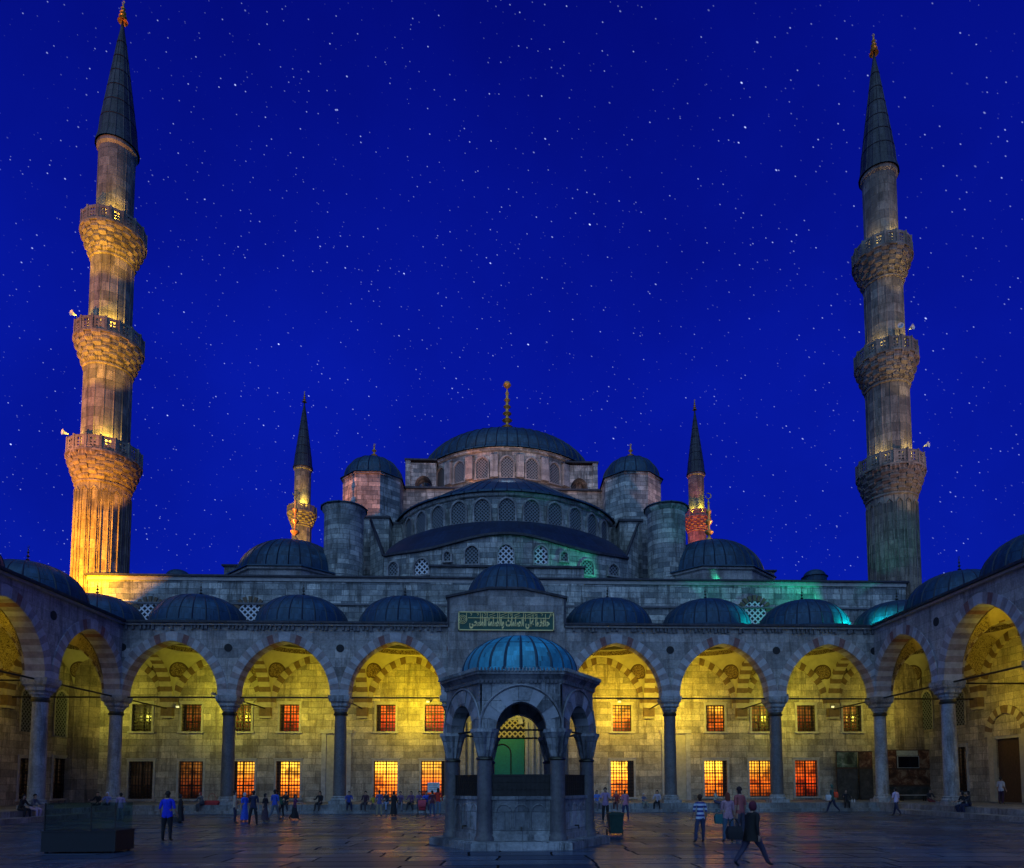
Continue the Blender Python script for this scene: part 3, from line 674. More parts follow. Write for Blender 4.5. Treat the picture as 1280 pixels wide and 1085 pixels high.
# ---- main dome
YM, RM = 36.8, 10.5
zd = Zat(560,YM-RM); zw0 = Zat(598,YM-RM); zap = zd+.2+rise(0,YM,RM+.1,zd+.2,533.5,.95)
mb = MB(); mb.lathe([(RM,zw0-1.5),(RM,zd-.35),(RM+.25,zd-.3),(RM+.3,zd)], 96, c=(0,YM)); mb.build('main_drum', 'ashlar', mos, smooth=30)
mb = MB(); pr = [(RM+.55,zd-.02),(RM+.5,zd+.15)]+[((RM+.1)*math.cos(t)**.95, zd+.2+(zap-zd-.2)*math.sin(t)) for t in [i/14*PI/2*.999 for i in range(15)]]
pr.append((0,zap)); mb.lathe(pr, 56*3, c=(0,YM), rib=.12, ribn=56, ribm=1); md = mb.build('main_dome', ['lead','lead_seam'], mos, smooth=30)
hF = Zat(478,YM)-zap+.3
mb = finial_mb(hF, 6, .66, crescent=False); f = mb.build('finial', 'gold', md, origin=(0,0,0), smooth=40); f.location = Vector((0,YM,zap-.15))-WL[md.name]
hw = Zat(573,YM-RM)-zw0+.1
for k in range(-7,8):
    t = k*R_(15); 
    if abs(k) <= 6: arched_window(RM*math.sin(t), YM-RM*math.cos(t), zw0+.05, t, 1.35, hw)
    t2 = t+R_(7.5)
    if abs(k) <= 6:
        mb = MB(); mb.box(-.42,.42,-.55,.4,0,zd-zw0-.9); mb.face([(-.42,-.55,zd-zw0-.9),(.42,-.55,zd-zw0-.9),(.42,.3,zd-zw0-.45),(-.42,.3,zd-zw0-.45)],1)
        o = mb.build('drum_buttress', ['ashlar_fine','lead'], mos, origin=(0,0,0)); o.location = Vector((RM*math.sin(t2),YM-RM*math.cos(t2),zw0))-WL[mos.name]; o.rotation_euler.z = t2
# square base under the drum
zb = Zat(612,26)
mb = MB(); mb.box(-11.6,11.6,26.2,47.5,HW,zb); mb.build('dome_base', 'ashlar', mos)
mb = MB(); mb.box(-11.9,11.9,25.9,47.8,zb,zb+.2); mb.build('base_cornice', 'lead_spire', mos)
# flying buttresses
for s in (-1,1):
    T = lambda u, w, z: (u, w, z)
    xa_ = (W(508,595,29).x if s < 0 else W(707,595,29).x); xb_ = (W(546,595,29).x if s < 0 else W(746,595,29).x)
    mb = MB(); c_ = (xa_*.42+xb_*.58) if s < 0 else (xa_*.58+xb_*.42); zt_ = Zat(578,29)
    spandrel(mb, .95, 1.1, .02, 28.4, 30.2, c_, abs(c_-(xb_ if s < 0 else xa_)), zb+1.4, zt_-.5, T_front)
    out = (xa_, c_-abs(c_-xb_)) if s < 0 else (c_+abs(c_-xa_), xb_)
    mb.box(out[0], out[1], 28.2, 30.4, zb+.2, zt_-.3)
    for q in (c_-.95, c_+.95):
        e = (c_-abs(c_-(xb_ if s < 0 else xa_)) if q < c_ else c_+abs(c_-(xb_ if s < 0 else xa_))); mb.box(min(q,e),max(q,e),28.4,30.2,zb+.2,zb+1.4)
    mb.build('flying_buttress', 'ashlar', mos)
    mb = MB(); mb.box(xa_-.1,xb_+.1,28.1,30.5,zt_-.3,zt_-.12); mb.build('buttress_cap', 'lead_spire', mos)
# ---- half dome tier
Y2, R2_ = 26.4, 11.5
ze = Zat(616,Y2-R2_); zt2 = Zat(597,Y2); zb2 = Zat(655,Y2-R2_)
mb = MB(); mb.lathe([(R2_,zb2-4),(R2_,ze-.4),(R2_+.25,ze-.32),(R2_+.3,ze)], 64, c=(0,Y2), a0=PI, a1=2*PI); mb.build('half_dome_drum', 'ashlar', mos, smooth=30)
mb = MB(); pr = [(R2_+.55,ze-.02),(R2_+.5,ze+.18)]+[((R2_+.1)*(1-i/12), Zat(614.0-16.5*math.sin(min(1,i/8)*PI/2),Y2-(R2_+.1)*(1-i/12))) for i in range(13)]
mb.lathe(pr, 28*3, c=(0,Y2), rib=.12, ribn=28, a0=PI, a1=2*PI, ribm=1); mb.build('half_dome', ['lead','lead_seam'], mos, smooth=30)
for k in range(-7,8):
    t = k*R_(11.4); arched_window(R2_*math.sin(t), Y2-R2_*math.cos(t), Zat(652,Y2-R2_), t, 1.45, Zat(624,Y2-R2_)-Zat(652,Y2-R2_))
# ---- lower tier with its S-curved eave
def yl(x): return 10.2+2.6*(x/10.6)**2
zmid, zfl = Zat(669,10.2), Zat(695,12.6,480)
def zl(x):
    a = abs(x); return zfl+(zmid-zfl)*(math.cos(min(a/8.2,1)*PI)*.5+.5)
mb = MB(); rf = MB(); ed = MB(); n = 48; XL = 10.9
for i in range(n):
    x0_, x1_ = -XL+2*XL*i/n, -XL+2*XL*(i+1)/n
    A, B = (x0_,yl(x0_)), (x1_,yl(x1_))
    mb.face([(*A,HW-.2),(*B,HW-.2),(*B,zl(x1_)),(*A,zl(x0_))])
    ed_ = [(x0_,A[1]-.3,zl(x0_)),(x1_,B[1]-.3,zl(x1_))]
    ed.face([ed_[0],ed_[1],(x1_,B[1]-.3,zl(x1_)+.2),(x0_,A[1]-.3,zl(x0_)+.2)]); ed.face([ed_[0],ed_[1],(x1_,B[1]+.2,zl(x1_)),(x0_,A[1]+.2,zl(x0_))])
    ed.face([(x0_,A[1]-.3,zl(x0_)+.2),(x1_,B[1]-.3,zl(x1_)+.2),(x1_,B[1]+.3,zl(x1_)+.22),(x0_,A[1]+.3,zl(x0_)+.22)])
    def D(x): t = math.asin(max(-1,min(1,x/11.3))); return (R2_*math.sin(t)*1.0, Y2-R2_*math.cos(t)+.05, zb2+.1)
    for j in range(5):
        def Q(x, s): a = Vector((x, yl(x)+.1, zl(x)+.2)); b = Vector(D(x)); q = a.lerp(b, s); q.z = a.z+(b.z-a.z)*math.sin(s*PI/2); return q
        rf.face([Q(x0_,j/5), Q(x1_,j/5), Q(x1_,(j+1)/5), Q(x0_,(j+1)/5)])
for s in (-1,1): mb.face([(s*XL,yl(XL),HW-.2),(s*XL,24,HW-.2),(s*XL,24,zfl),(s*XL,yl(XL),zfl)])
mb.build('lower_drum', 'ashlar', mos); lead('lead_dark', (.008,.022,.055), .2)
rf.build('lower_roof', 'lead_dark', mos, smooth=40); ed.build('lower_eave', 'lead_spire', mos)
for px, w_, (t_, b_) in ((632.5,1.3,(681,706)),(590.5,1.15,(683,706)),(675.5,1.15,(683,706)),(560,.6,(690,702)),(704.5,.6,(690,702)),(527,1.35,(699,719)),(489,1.0,(703,720)),(734,1.2,(701,719)),(769,1.0,(706,720))):
    p = W(px, b_, 11.0); x = p.x; y = yl(x); zz0, zz1 = Zat(b_,y,px), Zat(t_,y,px)
    arched_window(x, y, zz0, math.atan(2*2.6*x/10.6**2), w_, round(zz1-zz0,1), 'white_lattice' if px in (632.5,675.5,527) else 'gypsum_lattice', rim=.12)
# ---- piers between the tiers and the turrets
for s in (-1,1):
    def X_(l, r, Y, py=680): return W(l if s < 0 else r, py, Y).x
    xo, xi = X_(455,803,20), X_(486,775,20); zt_ = Zat(650,20)
    mb = MB(); mb.box(xo,xi,20,26,HW-.2,zt_); mb.build('pier', 'ashlar', mos)
    mb = MB(); mb.box(xo-.1*(-s),xi+.12*(-s),19.8,26.2,zt_,zt_+.2); mb.build('pier_cap', 'lead_spire', mos)
    xi2 = X_(508,756,22); zt3 = Zat(657,22); mb = MB(); mb.box(xi,xi2,22,26,HW-.2,zt3,0); mb.box(xi,xi2-s*.1,21.9,26,zt3,zt3+.16,1); mb.build('pier_wing', ['ashlar','lead_spire'], mos)
    # sloping buttress running down to the lower drum
    xa_, xb_ = X_(463,798,17), X_(484,777,17); za, zb_ = Zat(652,17), Zat(696,15)
    mb = MB(); P = [(xa_,za),(xb_,zb_)]
    mb.face([(xa_,17,HW-.2),(xb_,15,HW-.2),(xb_,15,zb_),(xa_,17,za)]); mb.face([(xa_,17,za),(xb_,15,zb_),(xb_,20,zb_),(xa_,20,za)],1); mb.face([(xb_,15,HW-.2),(xb_,20,HW-.2),(xb_,20,zb_),(xb_,15,zb_)]); mb.face([(xa_,17,HW-.2),(xa_,20,HW-.2),(xa_,20,za),(xa_,17,za)])
    mb.tube((xa_,16.95,za),(xb_,14.95,zb_),.13,6,1)
    mb.build('sloping_buttress', ['ashlar','lead_spire'], mos)
    # octagonal turret
    cxp = 467 if s < 0 else 789; p = W(cxp, 620, 24); zt4 = Zat(590,24-2.9,cxp); r8 = 3.15/math.cos(PI/8)*.93
    mb = MB(); mb.lathe([(r8,HW-.2),(r8,zt4-.25),(r8+.12,zt4-.2),(r8+.12,zt4)], 8, c=(p.x,24), ph=PI/8); tw_ = mb.build('octagonal_turret', 'ashlar', mos)
    mb = MB(); zdp = zt4+.2+rise(p.x,24,3.0,zt4+.2,569); pr = [(r8+.3,zt4),(r8+.2,zt4+.14)]; mb.lathe(pr, 8, c=(p.x,24), ph=PI/8)
    mb.lathe([(r8+.2,zt4+.14),(3.0,zt4+.3)], 8, c=(p.x,24), ph=PI/8)
    mb.lathe([((3.0)*math.cos(i/9*PI/2), zt4+.2+(zdp-zt4-.2)*math.sin(i/9*PI/2)) for i in range(10)], 64, c=(p.x,24), rib=.09, ribn=16, ribm=1); tdm = mb.build('turret_dome', ['lead','lead_seam'], tw_, smooth=25)
    f = finial_mb(1.7, 2, .3).build('finial', 'gold', tw_, origin=(0,0,0), smooth=40); f.location = Vector((p.x,24,zdp-.1))-WL[tw_.name]
    # round turret
    cxp = 429.5 if s < 0 else 833.5; p = W(cxp, 690, 16); zt5 = Zat(638,16,cxp)
    mb = MB(); mb.lathe([(1.78,HW-.2),(1.78,HW+2.4),(1.84,HW+2.5),(1.78,HW+2.6),(1.78,zt5-.5),(1.98,zt5-.2),(1.98,zt5)], 40, c=(p.x,16)); ct = mb.build('round_turret', 'ashlar', mos, smooth=30)
    mb = MB(); zdp = zt5+.1+rise(p.x,16,1.9,zt5+.1,626.5); mb.lathe([(2.12,zt5),(2.1,zt5+.12)]+[(1.9*math.cos(i/8*PI/2), zt5+.12+(zdp-zt5-.1)*math.sin(i/8*PI/2)) for i in range(9)], 60, c=(p.x,16), rib=.07, ribn=12, ribm=1); mb.build('turret_dome', ['lead','lead_seam'], ct, smooth=25)
    # corner dome
    cxp = 368 if s < 0 else 887; Yc = 17.5; p = W(cxp, 700, Yc); rC = 5.0; zeC = Zat(710,Yc-rC,cxp); zaC = zeC+.2+rise(p.x,Yc,rC,zeC+.2,673.5)
    mb = MB(); k = 1/math.cos(PI/8); mb.lathe([(5.3*k,HW-.2),(5.3*k,zeC-.3),(5.5*k,zeC-.2),(5.5*k,zeC)], 8, c=(p.x,Yc), ph=PI/8); cdm = mb.build('corner_drum', 'ashlar_fine', mos)
    mb = MB(); mb.lathe([(5.65*k,zeC),(5.6*k,zeC+.14),(5.0,zeC+.35)], 8, c=(p.x,Yc), ph=PI/8); mb.lathe([(rC*math.cos(i/12*PI/2), zeC+.2+(zaC-zeC-.2)*math.sin(i/12*PI/2)) for i in range(13)], 32*3, c=(p.x,Yc), rib=.1, ribn=32, ribm=1); cd_ = mb.build('corner_dome', ['lead','lead_seam'], mos, smooth=25)
    ft = Zat(612 if s < 0 else 616, Yc, cxp)-zaC
    f = finial_mb(ft, 3, .36).build('finial', 'gold', cd_, origin=(0,0,0), smooth=40); f.location = Vector((p.x,Yc,zaC-.1))-WL[cd_.name]
    for k_ in (-2,-1,0,1,2):
        # small lunettes with radiating dark voussoirs on the drum faces
        t = k_*PI/8*1.15; v = MB()
        for q in range(7):
            t0 = R_(4+q*25); t1 = t0+R_(13)
            A = [(rr*math.cos(t_), -.1, rr*math.sin(t_)) for rr, t_ in ((.42,t0),(.82,t0),(.82,t1),(.42,t1))]; B = [(a[0],.2,a[2]) for a in A]
            v.face(A); [v.face([A[i], A[(i+1)%4], B[(i+1)%4], B[i]]) for i in range(4)]
        v.face([(.4*math.cos(R_(i*15)),-.06,.4*math.sin(R_(i*15))) for i in range(13)],1)
        if k_ % 2 == 0:
            fr_ = round(t/(PI/4))*PI/4; o = v.build('lunette', ['voussoir_brown','dark'], cdm, origin=(0,0,0)); o.location = Vector((p.x+5.33*math.sin(fr_), Yc-5.33*math.cos(fr_), HW+.1))-WL[cdm.name]; o.rotation_euler.z = fr_
    # block behind corner dome
    mb = MB(); p2 = W(280 if s < 0 else 968, 715, 21).x; mb.box(p2, p2-s*4, 21, 26, HW-.2, Zat(708,21,300), 0); mb.box(p2+s*.2, p2-s*4, 20.8, 26, Zat(708,21,300), Zat(708,21,300)+.16, 1); mb.build('corner_block', ['ashlar','lead_spire'], mos)
    # tiny cap domes on the parapet
    cxp = 223 if s < 0 else 1018; p = W(cxp, 716, 10.5); zc_ = Zat(713,10.5,cxp)
    mb = MB(); zk = Zat(722,10.5,cxp); mb.lathe([(1.0,HW-.2),(1.0,zk),(1.12,zk)]+[(.95*math.cos(i/6*PI/2), zk+.05+(zc_-zk)*math.sin(i/6*PI/2)) for i in range(7)], 24, c=(p.x,10.5)); mb.build('cap_dome', 'lead', mos, smooth=30)

# ------------------------------------------------------------------ side arcades
def side_arcade(s):
    th = thing('side_arcade', (s*26.4, -3.85, 0), ('arcade running along the courtyard on the side of the tall floodlit yellow minaret' if s < 0 else 'arcade running along the courtyard beside the exhibition boards and the dark doorway'), 'arcade', 'arcades along the courtyard sides')
    T = lambda u, w, z: (s*(26.4+w), u, z)
    nb = 3; ys = [-7.7*k for k in range(nb+1)]
    pm = MB(); tbox(pm, T, ys[-1]-2, -.96, -1.0, 7.6, 0, .579); tbox(pm, T, ys[-1]-2, -1.46 if s < 0 else -4.6, -1.9, -1.0, 0, .26); pm.build('platform', 'step_stone', th)
    for y in ys[1:]: column_at(th, s*26.4, y)
    wy = 7.36
    holes = []; lat = []; dr = []
    XW = s*33.76
    for px, py0, py1, dy0, dy1 in (((76,862,921,948,998),(35,857,915,948,999)) if s < 0 else ((1159,862,912,0,0),(1198.5,858,907,934,990))):
        p = WX(px, py0, XW); q = WX(px, py1, XW); lat.append((p.y-.8, p.y+.8, q.z, p.z))
        if dy0: p, q = WX(px, dy0, XW), WX(px, dy1, XW); dr.append((p.y-.85, p.y+.85, max(.75, q.z), p.z))
    if s > 0: doorc = WX(1260.5, 950, XW).y
    else: doorc = None
    for u in (-19.5, -23.5): lat.append((u-.8,u+.8,6.2,9.0)); dr.append((u-.85,u+.85,.75,4.2))
    hs = [(a,b,c,d) for a,b,c,d in dr]
    if doorc: hs.append((doorc-1.3,doorc+1.3,.58,5.1))
    wm = MB(); wall_open(wm, ys[-1]-1, WALLY, 0, COR, wy, T, hs, .4); wm.build('rear_wall', 'ashlar_wall', th)
    for (a,b,c,d) in lat:
        if doorc and abs((a+b)/2-doorc) < 1.9: continue
        mb = MB(); hsn = d-.9; c_ = [(-.7,0)]+[(p[0],hsn-c+p[1]) for p in arch_curve(.7,.75,6)]+[(.7,0)]; um = (a+b)/2
        mb.face([T(um+q[0], wy-.06, c+q[1]) for q in c_]); lo_ = mb.build('window_lattice', 'gypsum_lattice', th)
        mb = MB()
        for p, q in zip(c_, c_[1:]): 
            k0, k1 = 1.18, 1.18; mb.face([T(um+p[0],wy-.14,c+p[1]), T(um+q[0],wy-.14,c+q[1]), T(um+q[0]*k1,wy-.14,c+q[1]*1.045), T(um+p[0]*k0,wy-.14,c+p[1]*1.045)]); mb.face([T(um+p[0],wy-.14,c+p[1]), T(um+q[0],wy-.14,c+q[1]), T(um+q[0],wy,c+q[1]), T(um+p[0],wy,c+p[1])])
        mb.build('lattice_frame', 'trim', lo_)
    for i, (a,b,c,d) in enumerate(dr): make_window(th, T, (a+b)/2, wy, c, b-a, d-c, 'pane_dark', i+50)
    if doorc:
        mb = MB(); tbox(mb, T, doorc-1.3, doorc+1.3, wy+.25, wy+.33, .58, 4.9); do = mb.build('door', 'wood_dark', th)
        mb = MB(); arch_ring(mb, 1.55, 1.5, .55, wy-.14, wy+.1, doorc, 5.1, T, 8, 0, 1); tbox(mb, T, doorc-1.75, doorc-1.25, wy-.14, wy+.1, .58, 5.1); tbox(mb, T, doorc+1.25, doorc+1.75, wy-.14, wy+.1, .58, 5.1); mb.build('door_arch', ['voussoir_cream','voussoir_brown'], th)
        mb = MB(); tbox(mb, T, doorc-1.3, doorc+1.3, wy+.05, wy+.3, 4.9, 5.1); mb.build('lintel', 'trim', th)
    for k in range(nb):
        u = -3.85-7.7*k; a = 3.85-.62
        mb = MB(); arch_ring(mb, a, CROWN, .62, -.56, .52, u, SPR, T, 15, 0, 1, key=2, sub=2); mb.build('arch', ['voussoir_pale','voussoir_red','key_red'], th)
        mb = MB(); spandrel(mb, a, CROWN, .62, -.5, .5, u, 3.85 if k else 3.35+.5, SPR, COR-.2, T); mb.build('spandrel_wall', 'ashlar_fine', th)
        plug(th, ys[k+1], 11.6, T)
        rod(th, T(ys[k]-.5,0,ZR), T(ys[k+1]+.5,0,ZR))
        vault(th, T, u, 3.85, .5, wy, full=True)
        lead_dome(th, s*(26.4+3.68), u, COR+.04, 3.35, 2.42, 24, 'lead', 1.15)
        mb = MB(); arch_ring(mb, AH, CROWN-.05, .5, wy-.22, wy+.02, u, SPR, T, 13, 0, 1, jit=0, sub=2); mb.build('wall_arch', ['voussoir_cream','voussoir_brown'], th)
    for k, y in enumerate(ys):
        TT = (lambda Y: (lambda u, w, z: (s*(26.4+u), Y+w, z)))(y)
        mb = MB(); a = (wy-.5)/2-.32; arch_ring(mb, a, CROWN, .55, -.42, .42, tc0-.06, SPR, TT, 13, 0, 1, sub=2)
        tbox(mb, T, y-.42, y+.42, wy-.5, wy+.02, 7.27, SPR, 1); tbox(mb, T, y-.42, y+.42, wy-.42, wy+.02, 7.1, 7.27, 0); mb.build('transverse_arch', ['voussoir_cream','voussoir_brown'], th)
        mb = MB(); spandrel(mb, a, CROWN, .5, -.3, .3, tc0-.06, wy/2-.2, SPR, COR-.35, TT); mb.build('diaphragm_wall', 'voussoir_cream', th)
        rod(th, T(y,.5,ZR), T(y,wy-.3,ZR), .05)
    mb = MB(); tbox(mb, T, ys[-1]-1, -.5, -.72, .5, COR-.2, COR-.06, 0); tbox(mb, T, ys[-1]-1, -.4, -.9, .5, COR-.06, COR+.085, 1); tbox(mb, T, ys[-1]-1, .48, .5, 7.6, COR-.3, COR+.035, 1); mb.build('cornice', ['trim','lead_spire'], th)
    return th
arcL = side_arcade(-1); arcR = side_arcade(1)

# ------------------------------------------------------------------ minarets
def build_minaret(loc, label):
    m = thing('minaret', loc, label, 'minaret', 'minarets of the mosque'); X, Y = loc[0], loc[1]
    ZB = [29.65, 39.6, 49.1]; RB = [2.65, 2.48, 2.36]; RS = [1.96, 1.73, 1.55, 1.36]; zc, zt = 56.0, 68.0
    mb = MB(); mb.lathe([(2.6,0),(2.6,12),(RS[0],13.5),(RS[0],ZB[0]-3.3)], 48, rib=.06, ribn=16)
    mb.build('shaft', 'minaret_stone', m, origin=(0,0,0)).location = (0,0,0)
    # pilaster mouldings on the lower shaft
    pb = MB()
    for i in range(16):
        t = 2*PI*(i+.5)/16; 
        for dt in (-.12, .12):
            r = RS[0]+.05; pb.tube((r*math.cos(t+dt), r*math.sin(t+dt), 14), (r*math.cos(t+dt), r*math.sin(t+dt), ZB[0]-4.2), .05, 5)
        pb.tube((r*math.cos(t-.12), r*math.sin(t-.12), ZB[0]-4.2), (r*math.cos(t), r*math.sin(t), ZB[0]-3.9), .05, 5); pb.tube((r*math.cos(t+.12), r*math.sin(t+.12), ZB[0]-4.2), (r*math.cos(t), r*math.sin(t), ZB[0]-3.9), .05, 5)
    pb.build('shaft_moulding', 'minaret_stone', m, origin=(0,0,0)).location = (0,0,0)
    for b in range(3):
        zp, rb, r0, r1 = ZB[b], RB[b], RS[b], RS[b+1]
        cb = MB(); nt = 6; n = 48; zl_ = zp-1.25-2.05; dz = 2.05/nt
        for j in range(nt):
            ra, rn = r0+(rb-r0)*(j/nt)**.85, r0+(rb-r0)*((j+1)/nt)**.85; za = zl_+dz*j
            for i in range(n):
                t0, t1 = 2*PI*i/n, 2*PI*(i+1)/n
                o0 = .10 if (i//2+j) % 2 else -.03; 
                q = lambda r, z, t: (r*math.cos(t), r*math.sin(t), z)
                cb.face([q(ra,za,t0), q(ra,za,t1), q(rn+o0,za+dz*.55,t1), q(rn+o0,za+dz*.55,t0)]); cb.face([q(rn+o0,za+dz*.55,t0), q(rn+o0,za+dz*.55,t1), q(rn+o0,za+dz,t1), q(rn+o0,za+dz,t0)])
                cb.face([q(rn+o0,za+dz,t0), q(rn+o0,za+dz,t1), q(ra,za+dz,t1), q(ra,za+dz,t0)])
                if i % 2 == 0: cb.face([q(ra-.1,za,t0), q(rn+.1,za+dz*.55,t0), q(rn+.1,za+dz,t0), q(ra-.1,za+dz,t0)])
        cb.lathe([(r0,zl_-.25),(r0+.12,zl_-.2),(r0+.12,zl_-.08),(r0,zl_)], 48)
        cb.lathe([(rb,zp-1.27),(rb+.12,zp-1.27),(rb+.12,zp-1.12),(r1-.1,zp-1.12)], 48)
        bo = cb.build('balcony', 'minaret_stone', m, origin=(0,0,0)); bo.location = (0,0,0); WL[bo.name] = WL[m.name].copy()
        pp = MB(); ns = 16
        for i in range(ns):
            t0, t1 = 2*PI*i/ns, 2*PI*(i+1)/ns; A = Vector((rb*math.cos(t0), rb*math.sin(t0), 0)); B = Vector((rb*math.cos(t1), rb*math.sin(t1), 0)); d = B-A; nn = Vector((d.y,-d.x,0)).normalized()*.06
            def bar(s0, s1, za, zb, k=1.0):
                p = A+d*s0; q = A+d*s1; P = [p-nn*k, q-nn*k, q+nn*k, p+nn*k]
                lo_ = [Vector((v.x,v.y,za)) for v in P]; hi_ = [Vector((v.x,v.y,zb)) for v in P]
                pp.face(lo_); pp.face(hi_)
                for a in range(4): pp.face([lo_[a], lo_[(a+1)%4], hi_[(a+1)%4], hi_[a]])
            zf = zp-1.14
            bar(-.08,.08,zf,zp+.08,1.7); bar(.08,.92,zf,zf+.22); bar(.08,.92,zp-.2,zp)
            bar(.08,.30,zf+.22,zp-.2,.8); bar(.70,.92,zf+.22,zp-.2,.8)
            bar(.45,.55,zf+.22,zp-.2,.7)
            for z in (zf+.36, zf+.60): bar(.30,.70,z,z+.12,.6)
        po = pp.build('parapet', 'minaret_stone', bo, origin=(0,0,0)); po.location = (0,0,0)
        top = (ZB[b+1]-3.3) if b < 2 else zc
        sh = MB(); sh.lathe([(r1,zp-1.2),(r1,top)], 48, rib=.05 if b < 2 else .02, ribn=16 if b < 2 else 12); sh.build('shaft', 'minaret_stone', m, origin=(0,0,0)).location = (0,0,0)
    rg = MB(); rg.lathe([(RS[3],zc-.5),(RS[3]+.16,zc-.3),(RS[3]+.16,zc),(RS[3]+.0,zc)], 48); rg.build('eave_ring', 'minaret_stone', m, origin=(0,0,0)).location = (0,0,0)
    sp = MB(); pr = [(RS[3]+.30,zc-.02),(RS[3]+.26,zc+.15),(RS[3]+.12,zc+.7)]; 
    for k in range(1,11): pr.append(((RS[3]+.12)*(1-k/10)+.06, zc+.7+(zt-zc-.7)*k/10))
    sp.lathe(pr, 16*3, rib=.035, ribn=16)
    for k in range(1,7): rr = (RS[3]+.12)*(1-k/7.5)+.1; z = zc+.7+(zt-zc-.7)*k/7.5; sp.lathe([(rr-.02,z),(rr+.005,z+.04),(rr-.03,z+.08)], 32)
    so = sp.build('spire', 'lead_spire', m, origin=(0,0,0), smooth=25); so.location = (0,0,0); WL[so.name] = WL[m.name].copy()
    f = finial_mb(1.9, 3, .26).build('finial', 'gold', m, origin=(0,0,0), smooth=40); f.location = (0,0,zt-.1)
    return m
MX, MY = 28.918*K, 8.165*K
minL = build_minaret((-MX, MY, 0), 'tall stone minaret with three balconies, lowest section floodlit deep yellow')
minR = copy_tree(minL, None, (MX, MY, 0)); minR['label'] = 'tall grey minaret with three balconies rising unlit at its foot above teal lit domes'
xl, xr = W(378.5,600,70).x, W(870,600,70).x
m3 = copy_tree(minL, None, (xl, 70, 0)); m3['label'] = 'distant small minaret with golden glowing balcony, rising behind a domed corner of the mosque'
m4 = copy_tree(minL, None, (xr, 70, 0)); m4['label'] = 'distant small minaret with reddish lit balcony, rising between round turret and corner dome'
YREAR = 70
# loudspeakers on the balconies
def speaker(loc, ang, label):
    mb = MB(); mb.lathe([(.04,0),(.07,.12),(.13,.3),(.24,.45),(.22,.45),(.1,.28),(0,.1)], 16); o = thing('loudspeaker', loc, label, 'loudspeaker', 'horn loudspeakers on the minaret balconies')
    h = mb.build('horn', 'white_globe', o, origin=(0,0,0), smooth=40); h.location = (0,0,.3); h.rotation_euler = (PI/2, 0, ang)
    p = MB(); p.tube((0,0,-.35),(0,0,.32),.03,6); p.box(-.06,.06,-.06,.06,-.35,-.3); p.build('bracket', 'iron', o, origin=(0,0,0)).location = (0,0,0)
for (x, b, dx, dy, a, lab) in ((-MX,29.65,-2.2,-1.3,-.7,'pale horn loudspeaker on the lowest balcony of the yellow lit minaret'),(-MX,39.6,-1.9,-1.4,-.5,'small horn loudspeaker on the middle balcony of the yellow lit minaret'),
        (MX,39.6,.7,-2.3,.5,'pale horn loudspeaker on the middle balcony of the unlit footed grey minaret, facing outward'),(MX,39.6,-.1,-2.4,-.3,'horn loudspeaker on the middle balcony of the grey minaret, beside the shaft'),(MX,29.65,1.9,-1.8,.6,'horn loudspeaker on the lowest balcony of the grey minaret')):
    speaker((x+dx, MY+dy, b+.33), a, lab)

# ------------------------------------------------------------------ ablution fountain
FD = 22.76; FY = CAM.y+FD; FX = W(650,900,FY).x
fo = thing('ablution_fountain', (FX, FY, 0), 'hexagonal marble ablution fountain with pointed arches and ribbed blue lead dome in the courtyard centre', 'fountain')
def hexv(L_, i): t = R_(-120+60*i); return (FX+L_*math.cos(t), FY+L_*math.sin(t))   # 0,1 = front pair
def hexprism(mb, L_, z0, z1, m=0, L1=None):
    L1 = L1 or L_; P = [hexv(L_, i) for i in range(6)]; Q = [hexv(L1, i) for i in range(6)]
    for i in range(6): j = (i+1) % 6; mb.face([(*P[i],z0),(*P[j],z0),(*Q[j],z1),(*Q[i],z1)], m)
    mb.face([(*p,z1) for p in Q], m); mb.face([(*p,z0) for p in reversed(P)], m)
mb = MB(); hexprism(mb, 2.92, 0, .20); hexprism(mb, 2.86, .20, .235); mb.build('plinth', 'fountain_marble', fo)
Lc = 2.17; YF = FY-.866*Lc
zcp, zsp = Zat(946,YF-.2,650), Zat(911,YF-.2,650); zcr = Zat(877,YF-.2,650); zrf = Zat(846,FY-.866*2.55,650); zr2 = Zat(838,FY-.866*2.65,650)
ztb = Zat(996,YF+.1,650); zsc = Zat(968,YF+.1,650)
for i in range(6):
    x, y = hexv(Lc, i); mb = MB()
    mb.lathe([(.31,.235),(.31,.33),(.27,.38),(.25,.5),(.235,1.2),(.225,zcp-.1)], 12, c=(x,y), ph=PI/12); mb.lathe([(.225,zcp-.1),(.26,zcp-.07),(.24,zcp-.02),(.2,zcp)], 16, c=(x,y), m=1)
    co = mb.build('column', ['granite','bronze_dark'], fo, smooth=50)
    cm = MB(); h = zsp-zcp
    for k, (r0, r1, a, b) in enumerate(((.20,.27,0,.25),(.25,.31,.25,.45),(.29,.355,.45,.7),(.345,.41,.7,.88))):
        n = 12
        for q in range(n):
            t0, t1, tm = 2*PI*q/n, 2*PI*(q+1)/n, 2*PI*(q+.5)/n; pp = lambda r, z, t: (x+r*math.cos(t), y+r*math.sin(t), z); d = .05
            cm.face([pp(r0,zcp+h*a,t0), pp(r0-d,zcp+h*a,tm), pp(r1-d,zcp+h*b,tm), pp(r1,zcp+h*b,t0)]); cm.face([pp(r0-d,zcp+h*a,tm), pp(r0,zcp+h*a,t1), pp(r1,zcp+h*b,t1), pp(r1-d,zcp+h*b,tm)])
    cm.lathe([(.43,zcp+h*.88),(.43,zsp)], 6, c=(x,y), ph=R_(0)); cm.lathe([(0.001,zsp),(.43,zsp)], 6, c=(x,y))
    cm.build('capital', 'fountain_marble', co)
